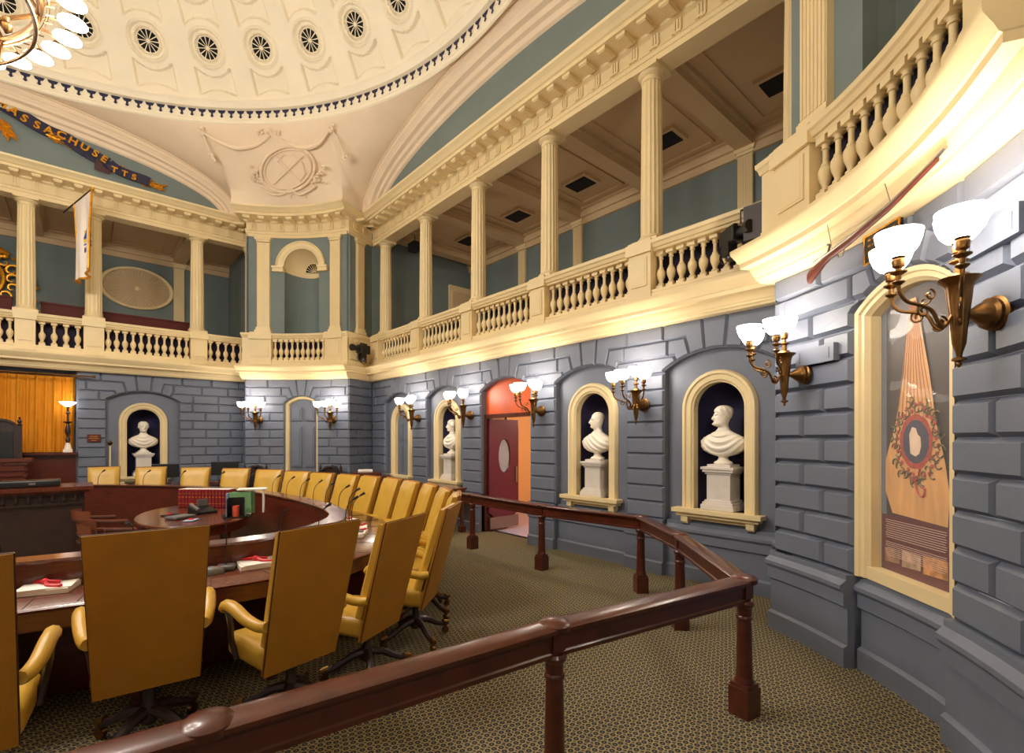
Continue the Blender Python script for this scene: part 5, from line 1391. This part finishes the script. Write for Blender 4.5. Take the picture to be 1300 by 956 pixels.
# seats and wooden parapets just behind the rails
for i, (t0, t1, z, l_) in enumerate(((-.7, .72, 4.70, 'red-brown wooden pew back behind the rail under the gilded cartouche'), (1.16, 1.86, 4.68, 'red-brown wooden pew back behind the short rail left of the flag column'), (2.2, 3.85, 4.64, 'long red-brown wooden pew back below the oval fan panel'))):
    r = thing('gallery_pew', l_, 'pew')
    m = MB(fr_back); m.box(((t0+t1)/2, -.62, 4.05), (t1-t0, .05, 2*(z-4.05))); m.build('pew_back', M_PEW, r)
    m = MB(fr_back); m.box(((t0+t1)/2, -.62, z+.01), (t1-t0+.03, .09, .035)); m.build('top_rail', M_PEW, r)
    m = MB(fr_back); m.box(((t0+t1)/2, -.9, 3.95), (t1-t0, .5, .05)); m.build('pew_seat', M_PEW, r)
for i, (t0, t1, l_) in enumerate(((1.15, 2.6, 'red-brown pew back behind the right gallery rail, third gap from the far corner'), (3.1, 4.6, 'red-brown pew back behind the right gallery rail near the far corner'))):
    r = thing('gallery_pew', l_, 'pew')
    m = MB(fr_right); m.box(((t0+t1)/2, -.7, 4.12), (t1-t0, .05, .95)); m.build('pew_back', M_PEW, r)
    m = MB(fr_right); m.box(((t0+t1)/2, -.7, 4.60), (t1-t0+.03, .09, .035)); m.build('top_rail', M_PEW, r)
# slatted vent, oval fan panel
v = thing('wall_vent', 'small slatted vent low on the end gallery wall under the oval fan', 'vent')
for k in range(5): m = MB(fr_back); m.box((2.05+.14*k, -3.10, 4.82), (.07, .02, .34)); m.build('slat', M_DARK, v)
ov = thing('oval_fan_panel', 'large oval plaster sunburst panel on the end gallery wall', 'wall panel')
oc_ = (2.99, 5.93); ea, eb = .84, .58
E2 = lambda s, off, n=72: [(oc_[0]+ea*s*cos(2*pi*i/n), off, oc_[1]+eb*s*sin(2*pi*i/n)) for i in range(n)]
m = MB(fr_back); m.loft([E2(1.0, -3.14), E2(1.0, -3.06), E2(.97, -3.04), E2(.9, -3.05), E2(.88, -3.08), E2(.88, -3.12)]); m.build('oval_rim', M_CREAM, ov, smooth=True)
m = MB(fr_back); N = 96
m.add([(oc_[0], -3.09, oc_[1])]+[(oc_[0]+ea*.885*cos(2*pi*i/N), -3.10+.018*(i % 2), oc_[1]+eb*.885*sin(2*pi*i/N)) for i in range(N)], [(0, 1+i, 1+(i+1) % N) for i in range(N)]); m.build('sunburst_rays', mat('aged_buff_paint', (196, 170, 132), .7), ov)
m = MB(fr_back); m.ball((oc_[0], -3.08, oc_[1]), .07, 14, 8, (1, .5, 1)); m.build('centre_boss', M_CREAM, ov, smooth=True)
# gilded cartouche
gc = thing('gilded_cartouche', 'gilded scrollwork cartouche with dark blue centre, left edge of the photo', 'ornament')
c0 = (0, 5.62); OF = -2.98
m = MB(fr_back); m.ball((c0[0], OF-.04, c0[1]), .36, 28, 12, (1, .25, 1.15)); m.build('blue_shield', mat('cartouche_blue', (24, 34, 92), .45), gc, smooth=True)
m = MB(fr_back)
m.tube([(c0[0]+.40*cos(2*pi*i/48), OF, c0[1]+.46*sin(2*pi*i/48)) for i in range(48)], .05, 7, closed=True)
rr = random.Random(5)
for s in (-1, 1):
    for k in range(9):
        a = rad(-80+k*20); c = Vector((s*(.55+.04*(k % 2))*cos(a), OF, c0[1]+.62*sin(a)))
        P = [(c.x+s*r_*cos(b_*1.0+a*2), OF+.02, c.z+r_*sin(b_*1.0+a*2)) for b_, r_ in [(j*.55, .15*(1-j/13)) for j in range(12)]]
        m.tube(P, [.042*(1-j/16) for j in range(12)], 6)
    m.tube(smoothline([(s*.2, OF, 4.98), (s*.5, OF+.02, 4.92), (s*.8, OF, 5.02), (s*.98, OF, 5.2)], 5), .035, 6)
    m.tube(smoothline([(s*.15, OF, 5.05), (s*.4, OF+.02, 4.80), (s*.62, OF, 4.82), (s*.75, OF, 5.0)], 5), .03, 6)
    m.tube(smoothline([(s*.55, OF, 6.15), (s*.75, OF+.03, 6.0), (s*.88, OF, 5.75), (s*.92, OF, 5.5)], 5), [.03]*3+[.05]*6+[.07]*5+[.02]*2, 7)
    for k in range(5): m.ball((s*(.62+.08*k), OF, 5.75-.06*k), .06, 8, 6, (1.4, .6, .8))
m.build('gilt_scrolls', M_GOLD, gc, smooth=True)
m = MB(fr_back); m.tube(smoothline([(-.45, OF, 6.25), (-.2, OF+.02, 6.4), (.2, OF+.02, 6.38), (.5, OF, 6.22)], 6), .055, 7)
for k in range(-4, 5): m.ball((k*.11, OF+.03, 6.36-.012*k*k), .06, 8, 6, (1, .6, 1.2))
m.build('crest_leaves', M_GOLD, gc, smooth=True)
# the state flag on its slanting pole
fl = thing('hanging_flag', 'white flag with gold fringe and blue shield hung from a slanting pole', 'flag')
pA = Vector(fr_back(1.50, .35, 6.45)); pB = Vector(fr_back(1.80, 1.35, 6.67))
px_b = Vector(fr_back(1.52, -.05, 6.35))
A_ = Vector(fr_back(1.53, .0, 6.53)); B_ = Vector(fr_back(1.98, 1.0, 6.80))
m = MB(); m.tube([A_, B_], .016, 8); m.build('flag_pole', M_DWOOD, fl)
m = MB(); m.ball(tuple(B_), .035, 10, 8); m.build('pole_finial', M_GOLD, fl)
def flagpt(u, v, grow=0):
    p = A_.lerp(B_, .38+.60*u); w = .7+.3*u
    z = p.z-v*(1.62+.06*sin(u*pi)); d = .05*sin(u*11+1)*min(1, v*2)+.03*sin(u*23)*v
    q = Vector((p.x+d+.0*v, p.y-(.12*(u-.5))*v, z)); return q
m = MB(); m.grid(lambda u, v: tuple(flagpt(u, v)), [i/24 for i in range(25)], [i/20 for i in range(21)]); m.build('flag_cloth', M_FLAG, fl, smooth=True, angle=180)
m = MB(); e_ = [flagpt(0, i/12) for i in range(13)]; m.tube(e_, .016, 5); m.tube([flagpt(1, i/12) for i in range(13)], .022, 5); m.tube([flagpt(i/20, 1) for i in range(21)], .025, 5); m.build('gold_fringe', M_GOLD, fl)
def patch(name, uv, e, mt):
    q = MB(); q.add([tuple(flagpt(u, v)+Vector((e, -abs(e)*.8, 0))) for u, v in uv], [tuple(range(len(uv)))]); return q.build(name, mt, fl)
for e in (.03,):
    patch('shield_emblem', [(.36, .38), (.64, .38), (.64, .5), (.58, .56), (.5, .6), (.42, .56), (.36, .5)], e, mat('flag_blue', (38, 54, 150), .6))
    patch('figure_emblem', [(.46, .41), (.54, .41), (.56, .49), (.52, .56), (.48, .56), (.44, .49)], e+.012, mat('flag_yellow', (226, 190, 40), .6))
    patch('scroll_emblem', [(.28, .54), (.36, .56), (.5, .63), (.64, .56), (.72, .54), (.66, .62), (.5, .69), (.34, .62)], e+.006, mat('flag_dim_blue', (90, 84, 130), .6))

# ------------------------------------------------------------------ painted ribbon with the name on the end lunette
rb = thing('lettered_ribbon', 'navy ribbon lettered MASSACHUSETTS with gilt leaves on the end lunette', 'ornament')
RO = .20
RPATH = [(-3.0, 7.9), (-2.2, 8.05), (-1.2, 8.2), (-.2, 8.24), (.35, 8.23), (.8, 8.19), (1.3, 8.12), (1.8, 8.02), (2.12, 7.97), (2.42, 7.94)]
def lun(px, py):      # helper: photo ray onto the lunette plane, used once to lay the ribbon out
    u = (px-650)/622; v = (557-py)/622; a = rad(41.413); dx = sin(a)+cos(a)*u; dy = cos(a)-sin(a)*u; s = (CY+W-RO)/dy
    return (dx*s-CX, 1.75+v*s)
RC = [lun(*p) for p in ((-60, 118), (-30, 122), (0, 131), (20, 142), (42, 156), (62, 166), (84, 176), (105, 190), (122, 199), (138, 207))]
RC2 = [lun(*p) for p in ((138, 207), (146, 214), (160, 220), (176, 226), (190, 232))]
def ribbon(cs, w, name, off=RO):
    P = smoothline([(t, 0, z) for t, z in cs], 6); up = []; dn = []
    for i, p in enumerate(P):
        d = (P[min(i+1, len(P)-1)]-P[max(0, i-1)]).normalized(); n = Vector((-d.z, 0, d.x))
        if n.z < 0: n = -n
        up.append((p.x+n.x*w/2, off+.02*sin(i*.35), p.z+n.z*w/2)); dn.append((p.x-n.x*w/2, off+.02*sin(i*.35), p.z-n.z*w/2))
    m = MB(fr_back); k = len(up); m.add(up+dn+[(a, b-.03, c) for a, b, c in up+dn], [(i, i+1, k+i+1, k+i) for i in range(k-1)]+[(2*k+i, 2*k+i+1, 3*k+i+1, 3*k+i) for i in range(k-1)]+[(i, i+1, 2*k+i+1, 2*k+i) for i in range(k-1)]+[(k+i, k+i+1, 3*k+i+1, 3*k+i) for i in range(k-1)])
    return m.build(name, M_RIB, rb, smooth=True, angle=60)
ribbon(RC, .25, 'ribbon_band'); ribbon(RC2, .21, 'ribbon_end', RO+.02)
fold = MB(fr_back); f0 = lun(128, 204); f1 = lun(121, 212); f2_ = lun(140, 218)
fold.add([(f0[0]-.1, RO-.02, f0[1]+.02), (f1[0]-.02, RO-.02, f1[1]-.05), (f2_[0]-.02, RO-.01, f2_[1]-.06), (f2_[0]+.06, RO-.01, f2_[1]+.08)], [(0, 1, 2, 3)]); fold.build('ribbon_fold', mat('ribbon_fold_brown', (66, 36, 34), .5), rb)
def letter(chs, pos, size):
    for c, (t, z, rot) in zip(chs, pos):
        cu_ = bpy.data.curves.new('ribbon_letter', 'FONT'); cu_.body = c; cu_.size = size; cu_.extrude = .006; cu_.align_x = 'CENTER'; cu_.align_y = 'CENTER'; cu_.offset = .006
        tmp = bpy.data.objects.new('tmp_letter', cu_); COL.objects.link(tmp); me = bpy.data.meshes.new_from_object(tmp); bpy.data.objects.remove(tmp)
        me.materials.clear(); me.materials.append(M_GOLD); o = bpy.data.objects.new('ribbon_letter', me); COL.objects.link(o); o.parent = rb
        p = fr_back(t, RO+.035, z); o.location = p; o.rotation_euler = (pi/2, rot, 0)
def posn(pxs, dz=0):
    out = []
    for i, (x, y) in enumerate(pxs):
        t, z = lun(x, y); j = min(i+1, len(pxs)-1); k = max(0, i-1); t2, z2 = lun(*pxs[j]); t1, z1 = lun(*pxs[k]); out.append((t, z, -math.atan2(z2-z1, t2-t1)))
    return out
letter('MASSACHUSE', posn([(2, 132.5), (17, 142), (31, 151.5), (47, 160), (62, 166.5), (78, 172.5), (93, 180.5), (107.5, 188), (121, 196), (132, 203)]), .205)
letter('TTS', posn([(145, 216.5), (158, 221.5), (170, 226)]), .17)
lv = MB(fr_back); rr = random.Random(9)
def leaf(t, z, ang, L, w):
    d = Vector((cos(ang), 0, sin(ang))); n = Vector((-sin(ang), 0, cos(ang))); c = Vector((t, RO-.02, z))
    pts = [c, c+d*L*.3+n*w, c+d*L*.7+n*w*.7, c+d*L, c+d*L*.7-n*w*.7, c+d*L*.3-n*w]
    top = c+d*L*.5+Vector((0, .03, 0)); lv.add([tuple(p) for p in pts]+[tuple(top)], [(i, (i+1) % 6, 6) for i in range(6)])
def spray(p0, p1, k, L, side=None):
    a = lun(*p0); b = lun(*p1); ang = math.atan2(b[1]-a[1], b[0]-a[0])
    for i in range(k):
        f = i/(k-1)
        for s in ((-1, 1) if side is None else (side,)): leaf(a[0]+(b[0]-a[0])*f, a[1]+(b[1]-a[1])*f, ang+s*rr.uniform(.25, .7), L*rr.uniform(.7, 1.1), .028)
    lv.tube([(a[0], RO-.02, a[1]), (b[0], RO-.02, b[1])], .012, 5)
spray((2, 127), (40, 146), 10, .26); spray((58, 170), (100, 188), 9, .24); spray((0, 150), (10, 168), 5, .24); spray((140, 210), (154, 214), 4, .16); spray((176, 229), (202, 236), 7, .2)
lv.build('gilt_leaves', M_GOLD, rb)

# ------------------------------------------------------------------ relief on the far pendentive
rl = thing('pendentive_relief', 'plaster relief medallion with bow, arrows and swags on the corner pendentive', 'relief')
def pend(px, py, e=.03):
    """a point of the pendentive surface: the plaster there is close to this cone"""
    u = (px-650)/622; v = (557-py)/622; a = rad(41.413); dx = sin(a)+cos(a)*u; dy = cos(a)-sin(a)*u
    lo, hi = 6.0, 16.0
    def F(s):
        x = dx*s-CX; y = dy*s-CY; r = math.hypot(x, y); z = 1.75+v*s; ph = atan2(y, x)
        # boundary at this azimuth
        c = min(cos(ph), sin(ph)); q = abs(ph-pi/4)
        r1 = 7.88-.12*min(1, (q/.17)**2) if q < .17 else 7.76+(q-.17)*1.0
        f = (8.60-z)/(8.60-7.285); f = max(0, min(1, f)); return r-(RR+(r1-RR)*f**1.25)
    for _ in range(50):
        mid = (lo+hi)/2
        if F(mid) > 0: hi = mid
        else: lo = mid
    s = lo-e; return Vector((dx*s, dy*s, 1.75+v*s))
M_REL = M_PEND
m = MB(); m.tube([pend(365+34*cos(2*pi*i/48)*1.0+4*sin(2*pi*i/48), 215-29*sin(2*pi*i/48)) for i in range(48)], .028, 7, closed=True); m.tube([pend(365+29*cos(2*pi*i/48)+4*sin(2*pi*i/48), 215-25*sin(2*pi*i/48)) for i in range(48)], .014, 6, closed=True); m.build('medallion_rim', M_REL, rl, smooth=True)
m = MB()
for a, b in (((348, 233), (384, 198)), ((350, 198), (382, 232))): m.tube([pend(*a), pend(*b)], .018, 6)
m.tube([pend(x, y) for x, y in ((352, 205), (360, 196), (372, 197), (384, 207), (387, 220), (380, 230))], .014, 6); m.tube([pend(352, 205), pend(366, 218), pend(380, 230)], .008, 5)
m.build('bow_and_quiver', M_REL, rl, smooth=True)
m = MB()
def swag(pts, th): m.tube(smoothline([pend(x, y) for x, y in pts], 6), [th*(.35+.65*sin(pi*i/((len(pts)-1)*6))) for i in range((len(pts)-1)*6+1)], 8)
swag(((258, 168), (275, 179), (300, 188), (325, 184), (343, 172)), .05); swag(((357, 176), (378, 187), (402, 184), (419, 163)), .05)
swag(((256, 166), (262, 182), (269, 197)), .02); swag(((421, 164), (430, 180), (436, 194)), .02)
m.build('swags', M_REL, rl, smooth=True)
m = MB(); rr = random.Random(2)
for cx_, cy_ in ((269, 200), (437, 198), (256, 166), (420, 162)):
    for k in range(7): m.ball(tuple(pend(cx_+rr.uniform(-4, 4), cy_+rr.uniform(-5, 5))), .035, 8, 6)
for k in range(44):
    s = rr.choice((-1, 1)); f = rr.random(); x = 365+s*(30+18*f); y = 236-30*f*rr.random()-4; m.ball(tuple(pend(x, y)), .04, 7, 5, (1, 1, .6))
for k in range(16): m.ball(tuple(pend(341+rr.uniform(-14, 14), 168+rr.uniform(-5, 5))), .03, 7, 5)
m.build('laurel_leaves', M_REL, rl, smooth=True)
m = MB(); m.tube(smoothline([pend(x, y) for x, y in ((330, 238), (345, 247), (360, 246), (368, 240), (380, 247), (392, 242), (400, 236))], 5), .03, 6); m.tube(smoothline([pend(x, y) for x, y in ((369, 252), (370, 247), (378, 245), (386, 247), (388, 252))], 4), .012, 5); m.build('ribbon_bow', M_REL, rl, smooth=True)

# small slotted ventilation grilles let into the rusticated piers
for fr, t, z, l_ in ((fr_near, .80, 2.44, 'slotted vent strip in the rusticated pier behind the sconce left of the poster'), (fr_near, -.80, 2.78, 'slotted vent strip in the rusticated pier right of the poster'), (fr_right, -2.72, 2.63, 'slotted vent strip beside the sconce between the right-hand busts')):
    v = thing('wall_vent', l_, 'vent')
    m = MB(fr); m.box((t, .012, z), (.4 if fr is fr_near else .3, .05, .14)); m.build('vent_plate', M_BLUE, v)
    m = MB(fr); k = 12 if fr is fr_near else 8; ww = .34 if fr is fr_near else .24
    for j in range(k): m.box((t-ww/2+ww*(j+.5)/k, .0275, z), (.012, .024, .09))
    m.build('slots', mat('vent_slot_grey', (70, 72, 86), .8), v)
# ------------------------------------------------------------------ camera and render look
cd = bpy.data.cameras.new('camera'); cam = bpy.data.objects.new('camera', cd); COL.objects.link(cam)
cam.location = (0, 0, 1.75); cam.rotation_euler = (rad(90), 0, -rad(41.413))
cd.sensor_width = 36; cd.lens = 36*622/1300; cd.shift_y = (557-478)/1300; cd.clip_start = .05; cd.clip_end = 100
scene.camera = cam
w = bpy.data.worlds.new('world'); scene.world = w; w.use_nodes = True
w.node_tree.nodes['Background'].inputs[0].default_value = (.9, .88, .85, 1); w.node_tree.nodes['Background'].inputs[1].default_value = .3
vs_ = scene.view_settings; vs_.view_transform = 'Standard'; vs_.look = 'None'; vs_.gamma = 1; vs_.use_curve_mapping = False; vs_.exposure = EXPO
cy = scene.cycles; cy.max_bounces = 7; cy.diffuse_bounces = 5; cy.glossy_bounces = 3; cy.caustics_reflective = False; cy.caustics_refractive = False
cy.sample_clamp_indirect = 6; cy.use_denoising = True
